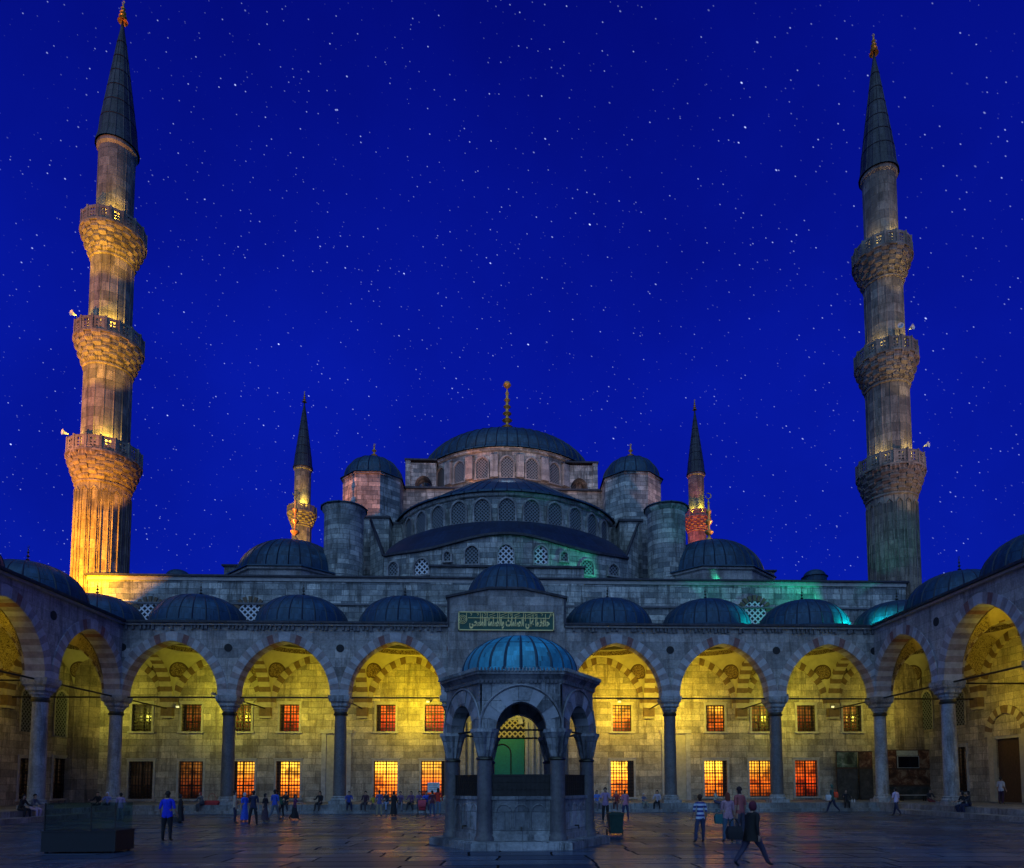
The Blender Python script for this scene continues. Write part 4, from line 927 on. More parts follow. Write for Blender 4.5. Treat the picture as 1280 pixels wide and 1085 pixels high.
for i in range(6):
    j = (i+1) % 6; A = Vector((*hexv(Lc, i),0)); B = Vector((*hexv(Lc, j),0)); d = (B-A).normalized(); nrm = Vector((d.y,-d.x,0)); mid = (A+B)/2
    T = (lambda mid, d, nrm: (lambda u, w, z: tuple(mid+d*u-nrm*w+Vector((0,0,z)))))(mid, d, nrm)
    mb = MB(); arch_ring(mb, .74, zcr-zsp, .44, -.235, .20, 0, zsp, T, 5, 0, 1, jit=.025, sub=3); mb.build('arch', ['fountain_marble','voussoir_grey'], fo)
    mb = MB(); spandrel(mb, .74, zcr-zsp, .44, -.2, .17, 0, Lc/2+.08, zsp, zrf-.05, T); mb.build('arch_wall', 'fountain_marble', fo)
    # archivolt moulding following the arch
    mb = MB(); c = arch_curve(.74, zcr-zsp, 12, .5)
    for p, q in zip(c, c[1:]):
        a_, b_ = Vector(T(p[0],-.245,zsp+p[1])), Vector(T(q[0],-.245,zsp+q[1])); mb.tube(a_, b_, .035, 5)
    mb.build('archivolt', 'marble_smooth', fo)
    mb = MB(); mb.tube(T(-Lc/2+.2,0,zsp-.02), T(Lc/2-.2,0,zsp-.02), .03, 6); mb.build('tie_rod', 'iron', fo)
    # basin panel with carved blind arches, and the dark screen above it
    mb = MB(); tbox(mb, T, -Lc/2+.13, Lc/2-.13, -.06, .08, .235, ztb); tbox(mb, T, -Lc/2+.1, Lc/2-.1, -.11, .1, ztb-.08, ztb+.02); tbox(mb, T, -Lc/2+.1, Lc/2-.1, -.12, .1, .235, .42)
    for u0 in (-.52, 0, .52):
        c = arch_curve(.2, .2, 5); bz = ztb-.42
        for p, q in zip(c, c[1:]): mb.tube(T(u0+p[0],-.065,bz+p[1]), T(u0+q[0],-.065,bz+q[1]), .022, 5)
        for sgn in (-1,1): mb.tube(T(u0+sgn*.2,-.065,.6), T(u0+sgn*.2,-.065,bz), .022, 5)
    bo = mb.build('basin', 'fountain_marble', fo)
    tp = MB(); tp.tube(T(0,-.06,.62), T(0,-.2,.62), .025, 6); tp.tube(T(0,-.19,.64), T(0,-.2,.52), .02, 6); tp.build('tap', 'bronze_dark', bo)
    mb = MB(); tbox(mb, T, -Lc/2+.2, Lc/2-.2, -.01, .015, ztb+.02, zsc-.03); tbox(mb, T, -Lc/2+.16, Lc/2-.16, -.03, .03, zsc-.05, zsc)
    for q in range(13):
        u = -Lc/2+.25+q*(Lc-.5)/12; mb.tube(T(u,-.02,ztb), T(u,-.02,zsc-.03), .012, 4)
    for z in (ztb+(zsc-ztb)*.33, ztb+(zsc-ztb)*.66): mb.tube(T(-Lc/2+.2,-.02,z), T(Lc/2-.2,-.02,z), .012, 4)
    mb.build('screen', 'screen_glass' if 'screen_glass' in MAT else 'iron', fo)
mb = MB(); hexprism(mb, 2.40, zrf-.2, zrf-.05, 0, 2.46); hexprism(mb, 2.46, zrf-.05, zrf+.08, 0, 2.58); hexprism(mb, 2.62, zrf+.08, zr2+.01, 0)
co = mb.build('cornice', ['fountain_marble','lead_pale'], fo)
mb = MB()
for i in range(6):
    A = Vector((*hexv(2.43,i),0)); B = Vector((*hexv(2.43,(i+1)%6),0)); d = (B-A).normalized(); nn_ = Vector((d.y,-d.x,0)); n = 20
    for k in range(n):
        if rnd.random() < .12: continue
        p = A.lerp(B, (k+.5)/n); q0 = p-d*.04; q1 = p+d*.04; h0, h1 = zrf-.17, zrf-.07
        P = [q0+nn_*.05, q1+nn_*.05, q1-nn_*.03, q0-nn_*.03]; lo_ = [(v.x,v.y,h0) for v in P]; hi_ = [(v.x,v.y,h1) for v in P]
        mb.face(lo_); mb.face(hi_); [mb.face([lo_[a],lo_[(a+1)%4],hi_[(a+1)%4],hi_[a]]) for a in range(4)]
mb.build('dentil_band', 'trim_dark', co)
mb = MB()
for i in range(6):
    A = Vector((*hexv(2.66,i),0)); B = Vector((*hexv(2.66,(i+1)%6),0)); n = 26
    for k in range(n):
        p = A.lerp(B, (k+.5)/n); d = (B-A).normalized()*.036
        mb.tube((p.x,p.y,zr2-.02), (p.x,p.y,zr2+.09), .035, 6, r2=.02)
mb.build('eave_cresting', 'fountain_marble', co)
zda = zr2+.22+rise(FX,FY,1.88,zr2+.22,794,.95)
mb = MB(); P = []
hexprism(mb, 2.6, zr2+.01, zr2+.16, 0, 2.0)
mb.lathe([(1.98,zr2+.1),(1.95,zr2+.2)]+[(1.88*math.cos(i/12*PI/2)**.95 if i < 12 else 0, zr2+.22+(zda-zr2-.22)*math.sin(i/12*PI/2)) for i in range(13)], 24*4, c=(FX,FY), rib=.035, ribn=24, ribm=1)
mb.build('dome', ['lead_pale','seam_pale'], fo, smooth=25)
# inner water tank
mb = MB(); hexprism(mb, 1.5, .235, ztb-.1); mb.build('water_tank', 'fountain_marble', fo)

# ------------------------------------------------------------------ world: deep blue dusk sky with star streaks
w = bpy.data.worlds.new("World"); sc.world = w; w.use_nodes = True; nt = w.node_tree; nt.nodes.clear()
out = nt.nodes.new('ShaderNodeOutputWorld'); bg = nt.nodes.new('ShaderNodeBackground'); L(nt, bg.outputs[0], out.inputs[0])
tc = N(nt, 'ShaderNodeTexCoord'); sep = N(nt, 'ShaderNodeSeparateXYZ'); L(nt, tc.outputs['Generated'], sep.inputs[0])
gr = ramp(nt, sep.outputs[2], [(0.0, (.002,.010,.26)), (.22, (.0018,.0095,.35)), (.5, (.0018,.0075,.33)), (.75, (.001,.0035,.20)), (1, (.0006,.003,.12))])
sky = N(nt, 'ShaderNodeTexSky', sky_type='NISHITA', sun_disc=False, sun_elevation=R_(-4), sun_rotation=R_(200))
nn_ = noise(nt, tc.outputs['Generated'], 2.2, 5, .6); ng = ramp(nt, nn_.outputs[0], [(.3,(.78,.8,.82)),(.7,(1.2,1.35,1.15))])
base = mix(nt, 1.0, gr.outputs[0], ng.outputs[0], 'MULTIPLY')
base = mix(nt, .004, base, sky.outputs[0], 'ADD')
def stars(scale, thr, rot, stretch, pw, gain):
    mp = N(nt, 'ShaderNodeMapping'); mp.vector_type = 'POINT'; mp.inputs['Rotation'].default_value = (0, rot, 0); L(nt, tc.outputs['Generated'], mp.inputs[0])
    m2 = N(nt, 'ShaderNodeMapping'); m2.inputs['Scale'].default_value = (stretch, 1, 1); L(nt, mp.outputs[0], m2.inputs[0])
    v = N(nt, 'ShaderNodeTexVoronoi', feature='F1', i_Scale=scale); L(nt, m2.outputs[0], v.inputs['Vector'])
    a = N(nt, 'ShaderNodeMapRange', i_1=0.0, i_2=thr, i_3=1.0, i_4=0.0); L(nt, v.outputs['Distance'], a.inputs[0])
    s3 = N(nt, 'ShaderNodeSeparateColor'); L(nt, v.outputs['Color'], s3.inputs[0])
    p = N(nt, 'ShaderNodeMath', operation='POWER', i_1=pw); L(nt, s3.outputs[0], p.inputs[0])
    q = N(nt, 'ShaderNodeMath', operation='MULTIPLY'); L(nt, a.outputs[0], q.inputs[0]); L(nt, p.outputs[0], q.inputs[1])
    r = N(nt, 'ShaderNodeMath', operation='MULTIPLY', i_1=gain); L(nt, q.outputs[0], r.inputs[0]); return r.outputs[0]
s1 = stars(230, .135, R_(-38), .5, 3.5, 1.25); s2 = stars(95, .07, R_(-36), .42, 5.0, 3.2)
sm = N(nt, 'ShaderNodeMath', operation='ADD'); L(nt, s1, sm.inputs[0]); L(nt, s2, sm.inputs[1])
up = N(nt, 'ShaderNodeMath', operation='GREATER_THAN', i_1=0.02); L(nt, sep.outputs[2], up.inputs[0])
sk = N(nt, 'ShaderNodeMath', operation='MULTIPLY'); L(nt, sm.outputs[0], sk.inputs[0]); L(nt, up.outputs[0], sk.inputs[1])
stc = mix(nt, 1.0, (.55,.65,1.0), sk.outputs[0], 'MULTIPLY')
col = mix(nt, 1.0, base, stc, 'ADD'); L(nt, col, bg.inputs[0]); bg.inputs[1].default_value = 1.0

# ------------------------------------------------------------------ lights
def sun(name, rx, rz, s, col, ang):
    l = bpy.data.lights.new(name, 'SUN'); l.energy = s; l.color = col; l.angle = R_(ang); o = bpy.data.objects.new(name, l); o.rotation_euler = (R_(rx), 0, R_(rz)); C.objects.link(o); return o
sun('dusk_glow', 46, -14, 1.0, (.42, .80, 1.0), 95)
def spot(name, loc, tgt, e, col, size=70, rad=.15, blend=.6):
    l = bpy.data.lights.new(name, 'SPOT'); l.energy = e; l.color = col; l.spot_size = R_(size); l.spot_blend = blend; l.shadow_soft_size = rad
    o = bpy.data.objects.new(name, l); C.objects.link(o); o.location = loc; d = Vector(tgt)-Vector(loc); o.rotation_euler = d.to_track_quat('-Z', 'Y').to_euler(); return o
def point(name, loc, e, col, rad=.2):
    l = bpy.data.lights.new(name, 'POINT'); l.energy = e; l.color = col; l.shadow_soft_size = rad; o = bpy.data.objects.new(name, l); C.objects.link(o); o.location = loc; return o
barc = [(-30.1,260,(.9,.82,.2),0),(ccs[0],420,(.93,.84,.10),.6),(ccs[1],420,(1,.80,.08),-.3),(ccs[2],900,(1,.72,.02),.3),(0,330,(1,.8,.1),0),(ccs[4],900,(1,.66,.05),1.0),(ccs[5],850,(1,.70,.08),-1.2),(ccs[6],480,(.98,.82,.12),-.4),(30.1,240,(.95,.78,.2),0)]
for i, (x, e, c, dx) in enumerate(barc):
    c = (c[0], min(.9,c[1]*1.04), c[2]*.45); e *= 1.05
    spot('arcade_floodlight', (x+dx, 4.0, 7.6), (x+dx, 8.2, 8.0), e*1.05, c, 165, .12, 1)
    spot('vault_floodlight', (x, 2.6, 7.9), (x, 4.2, 12), e*.5, c, 150, .12, .8)
for s in (-1, 1):
    for k in range(3):
        u = -3.85-7.7*k; e = (230, 900, 1000)[k]; c = (1,.74,.015)
        spot('arcade_floodlight', (s*(26.4+4.0), u, 7.6), (s*34.5, u, 8.0), e*1.05, c, 165, .12, 1)
        spot('vault_floodlight', (s*(26.4+2.6), u, 7.9), (s*(30.6), u, 12), e*.5, c, 150, .12, .8)
# balcony lamps
for (mx, my, mul, c) in ((-MX,MY,1,(1,.66,.08)), (MX,MY,.5,(1,.78,.2)), (xl,70,1.6,(1,.8,.08)), (xr,70,1.5,(1,.9,.06))):
    for b, (zb_, rr) in enumerate(((29.65,2.12),(39.6,1.95),(49.1,1.78))):
        rs = (1.73, 1.55, 1.36)[b]
        for a in (-50, 28):
            t = R_(-90+a); e = 520*mul*((1.3 if a > 0 else .7) if mx < 0 else 1)*(1.0 if mx < 0 or a > 0 else .4)
            ux, uy = math.cos(t), math.sin(t)
            spot('balcony_lamp', (mx+(rs+.5)*ux, my+(rs+.5)*uy, zb_-.35), (mx+(rs-.1)*ux, my+(rs-.1)*uy, zb_+1.3), e, c, 130, .08, .8)
# coloured floods: warm at one corner, teal at the other
spot('minaret_floodlight', (-38,-5,13.7), (-MX-.2,MY,20.5), 90000, (1,.38,.0), 34, .3)
spot('minaret_wash', (-46,-10,14), (-MX,MY,42), 60000, (1,.36,.10), 50, .5)
spot('minaret_wash', (46,-14,14), (MX,MY,42), 12000, (1,.6,.45), 50, .5)
spot('wall_floodlight', (-33.4,4.2,14.4), (-30.0,7.6,16.8), 6000, (1,.42,.01), 110, .15, 1)
for zb_, e in ((29.65,2400),(39.6,1300),(49.1,1500)):
    for dx in (-2.6, 4.4): spot('corbel_floodlight', (-MX+dx, MY-6.5, zb_-8), (-MX,MY,zb_-2), e*1.6, (1,.40 if zb_ < 30 else .55,.0), 34, .2)
for zb_, e in ((29.65,150),(39.6,260),(49.1,300)):
    spot('corbel_floodlight', (MX+1.5, MY-6, zb_-7), (MX,MY,zb_-2), e*1.6, (1,.78,.3), 34, .2)
spot('roof_floodlight', (26.35,5.6,14.6), (20.5,7.6,17.6), 950, (.0,.8,.42), 110, .15, .6)
spot('roof_floodlight', (26.4,.6,13.6), (22,3.2,14.8), 1300, (.0,.8,.6), 90, .15)
spot('roof_floodlight', (26.6,.6,13.6), (31,3.2,14.8), 900, (.0,.8,.6), 90, .15)
spot('roof_floodlight', (18.9,.6,13.6), (16,3.0,14.8), 500, (.0,.8,.6), 90, .15)
rt = W(840,680,16).x
spot('roof_floodlight', (rt+3.4,12.0,19.2), (rt+.9,15.6,24.5), 1100, (.03,.85,.42), 48, .2)
spot('roof_floodlight', (9.5,8.7,18.9), (4,10.5,21), 500, (.05,.9,.55), 90, .2)
spot('roof_floodlight', (-30,9,19), (W(458,620,24).x,22,30), 26000, (1,.30,.10), 20, .3)
spot('roof_floodlight', (31,12,19), (W(800,620,24).x,22,30), 9000, (1,.5,.4), 22, .3)
for x_ in (-5,0,5): spot('drum_floodlight', (x_,18,Zat(604,18)+.7), (x_,27,36.5), 900, (1,.6,.5), 120, .4, 1)
spot('rear_floodlight', (xr-4,56,22), (xr,70,43), 50000, (1,.10,.02), 30, .3)
spot('rear_floodlight', (xl-5,56,22), (xl,70,45), 60000, (1,.55,.02), 24, .3)
# ------------------------------------------------------------------ people
def cloth(c, rough=.85):
    k = 'cloth_%d_%d_%d' % tuple(int(x*255) for x in c)
    if k not in MAT: plain(k, c, rough, var=.22, scale=14, bump=.15)
    return k
plain('skin', (.42,.25,.17), .55, var=.08); plain('shoe', (.02,.018,.016), .5)
def striped_mat():
    m, nt, b = nodes('striped_cloth'); tc = N(nt, 'ShaderNodeTexCoord'); sp = N(nt, 'ShaderNodeSeparateXYZ'); L(nt, tc.outputs['Object'], sp.inputs[0])
    a = N(nt, 'ShaderNodeMath', operation='MULTIPLY', i_1=7.2); L(nt, sp.outputs[2], a.inputs[0]); f = N(nt, 'ShaderNodeMath', operation='FRACT'); L(nt, a.outputs[0], f.inputs[0])
    g = N(nt, 'ShaderNodeMath', operation='GREATER_THAN', i_1=.5); L(nt, f.outputs[0], g.inputs[0]); L(nt, mix(nt, g.outputs[0], (.02,.035,.22), (.55,.62,.75)), b.inputs['Base Color']); b.inputs['Roughness'].default_value = .85
striped_mat()
def limb(p, l1, l2, pitch, ab, bend, side):
    d1 = Vector((side*math.sin(ab), math.sin(pitch)*math.cos(ab), -math.cos(pitch)*math.cos(ab)))
    q = pitch+bend; d2 = Vector((side*math.sin(ab*.5), math.sin(q)*math.cos(ab*.5), -math.cos(q)*math.cos(ab*.5)))
    return p+d1*l1, p+d1*l1+d2*l2, d2
def skeleton(kind, r, P=None):
    """joint list [(pos, rx, ry)], edges [(a,b,label)] for a 1.75 m adult facing +y"""
    P = P or {}; rr = lambda a, b: R_(r.uniform(a, b))
    J, E = [], []
    def add(p, rx, ry=None, parent=None, lab=None):
        J.append((Vector(p), rx, ry or rx)); 
        if parent is not None: E.append((parent, len(J)-1, lab))
        return len(J)-1
    lean = P.get('lean', rr(-1, 4) if kind != 'sit' else rr(2, 22))
    pel = Vector((0, 0, .93)); up = Vector((0, math.sin(lean), math.cos(lean)))
    g = P.get('girth', 1.0)
    i_p = add(pel, .145*g, .115*g); i_w = add(pel+up*.17, .13*g, .105*g, i_p, 'torso'); i_c = add(pel+up*.36, .165*g, .12*g, i_w, 'torso'); i_s = add(pel+up*.47, .12, .09, i_c, 'torso')
    i_n = add(pel+up*.545, .056, .056, i_s, 'neck'); nk = pel+up*.545
    hd = Vector((0, math.sin(lean*.3+P.get('nod', 0)), math.cos(lean*.3+P.get('nod', 0))))
    i_j = add(nk+hd*.06+Vector((0,.022,0)), .058, .066, i_n, 'head'); i_h = add(nk+hd*.14+Vector((0,.008,0)), .074, .088, i_j, 'head'); i_t = add(nk+hd*.215, .055, .066, i_h, 'head')
    add(nk+hd*.105+Vector((0,.112,0)), .011, .011, i_j, 'head')
    for sd, key in ((-1, 'L'), (1, 'R')):
        sh = pel+up*.455+Vector((sd*.185, 0, 0)); 
        a = P.get('arm'+key, (rr(-12, 14), rr(4, 12), rr(5, 30)) if kind != 'sit' else (rr(20, 42), rr(4, 14), rr(35, 65)))
        el, wr, dd = limb(sh, .29, .25, a[0], a[1], a[2], sd)
        k = add(sh, .066, .068, i_s, 'torso'); k1 = add(sh.lerp(el, .5), .06, .06, k, 'uarm'); k2 = add(el, .047, .047, k1, 'uarm'); k3 = add(wr, .029, .032, k2, 'farm')
        pm = wr+dd*.07; k4 = add(pm, .022, .036, k3, 'hand')
        wd = dd.cross(Vector((1,0,0))); wd = wd.normalized() if wd.length > .1 else Vector((0,1,0))
        for q, (o_, l_) in enumerate(((-.03,.066),(-.01,.078),(.012,.072),(.032,.056))):
            f1 = pm+dd*.035+wd*o_; f2 = f1+(dd*.9+Vector((-sd*.45,0,0)))*l_
            t1 = add(f1, .0095, .0095, k4, 'hand'); add(f2, .008, .008, t1, 'hand')
        th = add(wr+dd*.045-wd*.035, .011, .011, k3, 'hand'); add(wr+dd*.09-wd*.055+Vector((-sd*.015,0,0)), .0095, .0095, th, 'hand')
        hip = pel+Vector((sd*.085, 0, -.04))
        if kind == 'sit': lg = (rr(78, 92), rr(3, 13), -rr(76, 100))
        elif kind == 'walk': lg = (R_(24), R_(2), -R_(6)) if (sd > 0) == P.get('lead', True) else (-R_(16), R_(2), -R_(24))
        else: lg = (rr(-3, 4), rr(2, 7), -rr(0, 5))
        lg = P.get('leg'+key, lg)
        kn, an, dl = limb(hip, .43, .42, lg[0], lg[1], lg[2], sd)
        h0 = add(hip, .102*g, .105*g, i_p, 'thigh'); h1 = add(hip.lerp(kn, .45), .095*g, .098*g, h0, 'thigh'); h2 = add(kn, .074, .077, h1, 'thigh'); h3 = add(kn.lerp(an, .4), .068, .072, h2, 'shank'); h4 = add(an, .054, .056, h3, 'shank')
        fw = Vector((sd*.12, 1, -.10 if kind != 'walk' or lg[0] > 0 else -.55)).normalized(); h5 = add(an+Vector((0,0,-.045))+fw*.07, .038, .032, h4, 'foot'); add(an+Vector((0,0,-.05))+fw*.17, .03, .022, h5, 'foot')
    return J, E, (nk, hd)
def person(loc, heading, kind, H, top, bottom, label, sleeve='short', hair=(.02,.015,.012), head='hair', skirt=None, P=None, seed=0, group=None, topmat=None, hcol=None, female=False):
    r = random.Random(seed*13+5); J, E, (nk, hd) = skeleton(kind, r, P)
    sc_ = H/1.75
    if kind == 'sit': dz = .93-.13; 
    else: dz = min(j[0].z-j[2]*.8 for j in J)
    me = bpy.data.meshes.new('person'); me.from_pydata([(j[0]-Vector((0,0,dz)))*sc_ for j in J], [e[:2] for e in E], [])
    o = bpy.data.objects.new('person', me); C.objects.link(o)
    md = o.modifiers.new('skin', 'SKIN'); md.use_smooth_shade = True; sv = me.skin_vertices[0].data
    for k, j in enumerate(J): sv[k].radius = (j[1]*sc_, j[2]*sc_); sv[k].use_root = (k == 0)
    o.modifiers.new('sub', 'SUBSURF').levels = 1; o.modifiers['sub'].render_levels = 1
    dg = bpy.context.evaluated_depsgraph_get(); dg.update()
    nm = bpy.data.meshes.new_from_object(o.evaluated_get(dg)); o.modifiers.clear(); o.data = nm; bpy.data.meshes.remove(me); nm.name = 'person'
    tm = topmat or cloth(top); mats = ['skin', tm, cloth(bottom), 'shoe', cloth(hair)]; nm.materials.clear()
    for m in mats: nm.materials.append(MAT[m])
    segs = [((J[a][0]-Vector((0,0,dz)))*sc_, (J[b][0]-Vector((0,0,dz)))*sc_, lab) for a, b, lab in E]
    slot = dict(torso=1, neck=0, head=0, uarm=1, farm=1 if sleeve == 'long' else 0, hand=0, thigh=2, shank=2, foot=3)
    hc = (nk+hd*.14-Vector((0,0,dz)))*sc_
    for p in nm.polygons:
        c = p.center; best = None; bd = 9
        for a, b, lab in segs:
            ab = b-a; t = max(0, min(1, (c-a).dot(ab)/max(ab.length_squared, 1e-9))); d = (a+ab*t-c).length
            if d < bd: bd = d; best = lab
        mi = slot[best]
        if best == 'torso' and (kind == 'sit' and c.z < .09*sc_): mi = 2
        if kind != 'sit' and best in ('torso', 'thigh'): mi = 1 if c.z > .86*sc_ else 2
        if best == 'head' and (c.y < hc.y-.01 or c.z > hc.z+.06*sc_): mi = 4
        p.material_index = mi; p.use_smooth = True
    o.location = loc; o.rotation_euler.z = heading
    tag(o, label, 'person', group)
    # hair, headscarf or cap: a shell over the skull
    hm = MB(); R0 = .102*sc_; n = 14; low = {'hair': -.25, 'cap': .12, 'scarf': -1.0}[head]
    ctr = hc+Vector((0,-.006,.012))*sc_
    ex = {'hair': 1.02, 'cap': 1.08, 'scarf': 1.08}[head]
    for i in range(n):
        for j in range(7):
            def q(i, j):
                t = 2*PI*i/n; lo_ = low+(.62*max(0, math.sin(t)) if head != 'scarf' else .0); ph_ = math.asin(max(-1,lo_*.9))+(PI/2-math.asin(max(-1,lo_*.9)))*j/7
                rr_ = R0*ex; x = rr_*math.cos(ph_)*math.cos(t)*.88; y = rr_*math.cos(ph_)*math.sin(t)*1.05; z = rr_*1.16*math.sin(ph_)
                if head == 'scarf':
                    if j < 3: k_ = (3-j)/3; x *= 1+.2*k_; y = y*(1+.1*k_); z = -R0*(.5+.75*k_)+0*z if j < 2 else z
                    if math.sin(t) > .55 and j < 5: y = min(y, R0*.62)
                if female and head == 'hair' and math.sin(t) < .35 and j == 0: z -= .16*sc_; y -= .015
                return ctr+Vector((x, y, z))
            hm.face([q(i,j), q(i+1,j), q(i+1,j+1), q(i,j+1)])
    h = hm.build({'hair':'hair','cap':'cap','scarf':'headscarf'}[head], cloth(hcol or hair), None, origin=(0,0,0), smooth=80); h.parent = o; h.location = (0,0,0)
    if skirt:
        sm = MB(); z1, z0, w0 = (1.0 if skirt != 'robe' else 1.38), .12, .27
        rings = [(z1,.155,.12),(z1*.8+.02,.17,.14),(.62,.20,.17),(z0,w0,.22)]
        if skirt == 'coat': rings = [(1.34,.19,.14),(1.1,.185,.15),(.9,.215,.17),(.66,.26,.22)]
        n = 20
        for (za, ax_, ay_), (zb__, bx_, by_) in zip(rings, rings[1:]):
            for i in range(n):
                f = lambda t, x, y, k: (x*(1+.05*math.sin(6*t))*math.cos(t)*sc_, y*(1+.07*math.sin(5*t+1))*math.sin(t)*sc_, k*sc_)
                t0, t1 = 2*PI*i/n, 2*PI*(i+1)/n; sm.face([f(t0,ax_,ay_,za), f(t1,ax_,ay_,za), f(t1,bx_,by_,zb__), f(t0,bx_,by_,zb__)])
        k = sm.build(skirt, cloth(bottom if skirt == 'skirt' else top), None, origin=(0,0,0), smooth=60); k.parent = o; k.location = (0,0,0)
    return o
def stand(px, fy, hy, heading, top, bottom, label, seed, kind='stand', **k):
    p = G(px, fy); d = (p-CAM).dot(Fv); H = (fy-hy)/F*d*.985
    return person((p.x, p.y, 0), R_(heading), kind, H, top, bottom, label, seed=seed, **k)
def seat(px, top, bottom, label, seed, hd=180, Y=-1.02, zs=.58, H=1.68, py=1003, **k):
    x = W(px, py, Y).x; return person((x, Y, zs), R_(hd+random.Random(seed).uniform(-25,25)), 'sit', H, top, bottom, label, seed=seed, **k)
NAVY=(.015,.02,.06); BLK=(.012,.012,.016); JEAN=(.05,.09,.19); KHA=(.33,.27,.17); MAU=(.30,.20,.34); WHT=(.6,.62,.66); RED=(.45,.03,.03); BLU=(.02,.05,.55); GRY=(.12,.12,.14)
stand(208,1051,989,0,(.01,.03,.62),BLK,'man with his back turned in a bright blue shirt and black trousers, hands at hips',1,P=dict(armL=(R_(-4),R_(15),R_(38)),armR=(R_(-4),R_(15),R_(38)),girth=1.15))
stand(225,1029,993,-60,BLK,BLK,'person in a long black robe and hood just behind the man in bright blue',2,skirt='robe',head='scarf',hair=BLK,sleeve='long')
stand(150,1027,991,20,MAU,GRY,'person in a pale mauve shirt standing at the end of the platform group',3)
stand(293,1029,988,-70,(.40,.33,.27),NAVY,'man in a light brown shirt and dark trousers beside a woman all in blue',4)
stand(305.5,1027,991,60,(.03,.10,.65),(.03,.09,.55),'woman in bright blue tunic with a pale scarf, facing the light brown shirted man',5,skirt='skirt',head='scarf',hcol=(.45,.42,.45))
stand(316,1031,988,10,NAVY,BLK,'man in dark navy shirt and black trousers standing with legs apart near the lit windows',6,P=dict(legL=(0,R_(9),0),legR=(0,R_(9),0)))
stand(331,1027,992,-100,(.03,.025,.03),(.06,.04,.06),'woman in dark clothes carrying something pale, between two standing men',7,skirt='skirt',head='scarf',hair=BLK)
stand(343,1025,986,-20,(.03,.08,.48),(.10,.13,.17),'man in blue shirt and grey trousers striding away before the lit window',8,kind='walk')
stand(351.5,1021,990,60,(.02,.07,.04),BLK,'person in dark green top bending near the brightly lit window',9,P=dict(lean=R_(24)))
stand(368,1025,992,-90,(.14,.03,.10),BLK,'woman in dark purple walking past the column pedestal with arms forward',10,kind='walk',skirt='skirt',female=True,P=dict(armR=(R_(40),R_(8),R_(50)),armL=(R_(30),R_(8),R_(50))))
stand(474,1020.5,988,30,(.10,.10,.26),KHA,'man in navy and white shirt with khaki trousers standing before seated people',11)
stand(492,1020.5,989,-30,BLK,BLK,'woman in a long black robe and black scarf standing beside the khaki trousered man',12,skirt='robe',head='scarf',hair=BLK,sleeve='long')
stand(540,1020,988,10,(.10,.02,.04),JEAN,'person in dark maroon top and jeans standing by the pushchair',13)
stand(547.5,1018.5,985,-10,(.55,.03,.02),(.10,.18,.26),'woman in a bright red jacket and pale jeans next to the fountain',14,sleeve='long',female=True)
stand(757,1027,984,165,MAU,BLK,'man in mauve shirt standing near the wheeled bin, looking down',15,P=dict(nod=R_(20),armL=(R_(25),R_(6),R_(75)),armR=(R_(25),R_(6),R_(75))))
stand(782,1024.5,987,10,(.45,.18,.26),(.03,.04,.10),'man in pink checked shirt and dark jeans leaning over before the lit window',16,P=dict(legL=(0,R_(8),0),legR=(0,R_(8),0),lean=R_(10)))
stand(876,1053,993,10,(.1,.1,.5),(.03,.045,.10),'boy in a blue and white striped shirt with his back turned and legs apart',17,topmat='striped_cloth',P=dict(legL=(R_(-6),R_(14),0),legR=(R_(6),R_(5),0)),hair=(.05,.02,.01))
stand(910.5,1052,991,0,(.42,.24,.30),(.05,.10,.16),'woman with long auburn hair in a pink blouse seen from behind',18,female=True,hair=(.16,.03,.015),P=dict(girth=1.12,legL=(0,R_(6),0),legR=(0,R_(6),0)))
stand(926,1048,983.5,25,(.34,.09,.09),(.06,.06,.09),'person with dark hair and reddish top, partly behind the striding woman',19,hair=(.03,.015,.02),P=dict(girth=1.1))
stand(940.5,1083,998,-68,(.012,.011,.011),(.05,.045,.08),'woman striding past in black patterned coat and dark red headscarf',20,kind='walk',skirt='coat',head='scarf',hcol=(.10,.012,.03),sleeve='long',P=dict(lead=True,legR=(R_(33),R_(4),-R_(8)),legL=(-R_(26),R_(3),-R_(16)),armR=(-R_(18),R_(14),R_(22)),armL=(R_(38),R_(18),R_(75)),lean=R_(7),girth=1.15))
stand(1041,1016,980,80,(.04,.10,.09),NAVY,'walker in green scarf with a white bag and red bag before the dark boards',21,kind='walk',head='scarf',hcol=(.05,.12,.09),sleeve='long')
stand(1121,1019.5,983.5,20,(.50,.42,.62),NAVY,'man in pale lilac shirt and navy trousers walking before the television screen',22,kind='walk')
p = W(1252,998,-11.6); 
px_ = WX(1252,998,31.0); person((px_.x, px_.y, .58), R_(-70), 'stand', 1.66, (.5,.52,.56), (.05,.02,.05), 'man in white shirt standing on the platform at the dark doorway', seed=23)
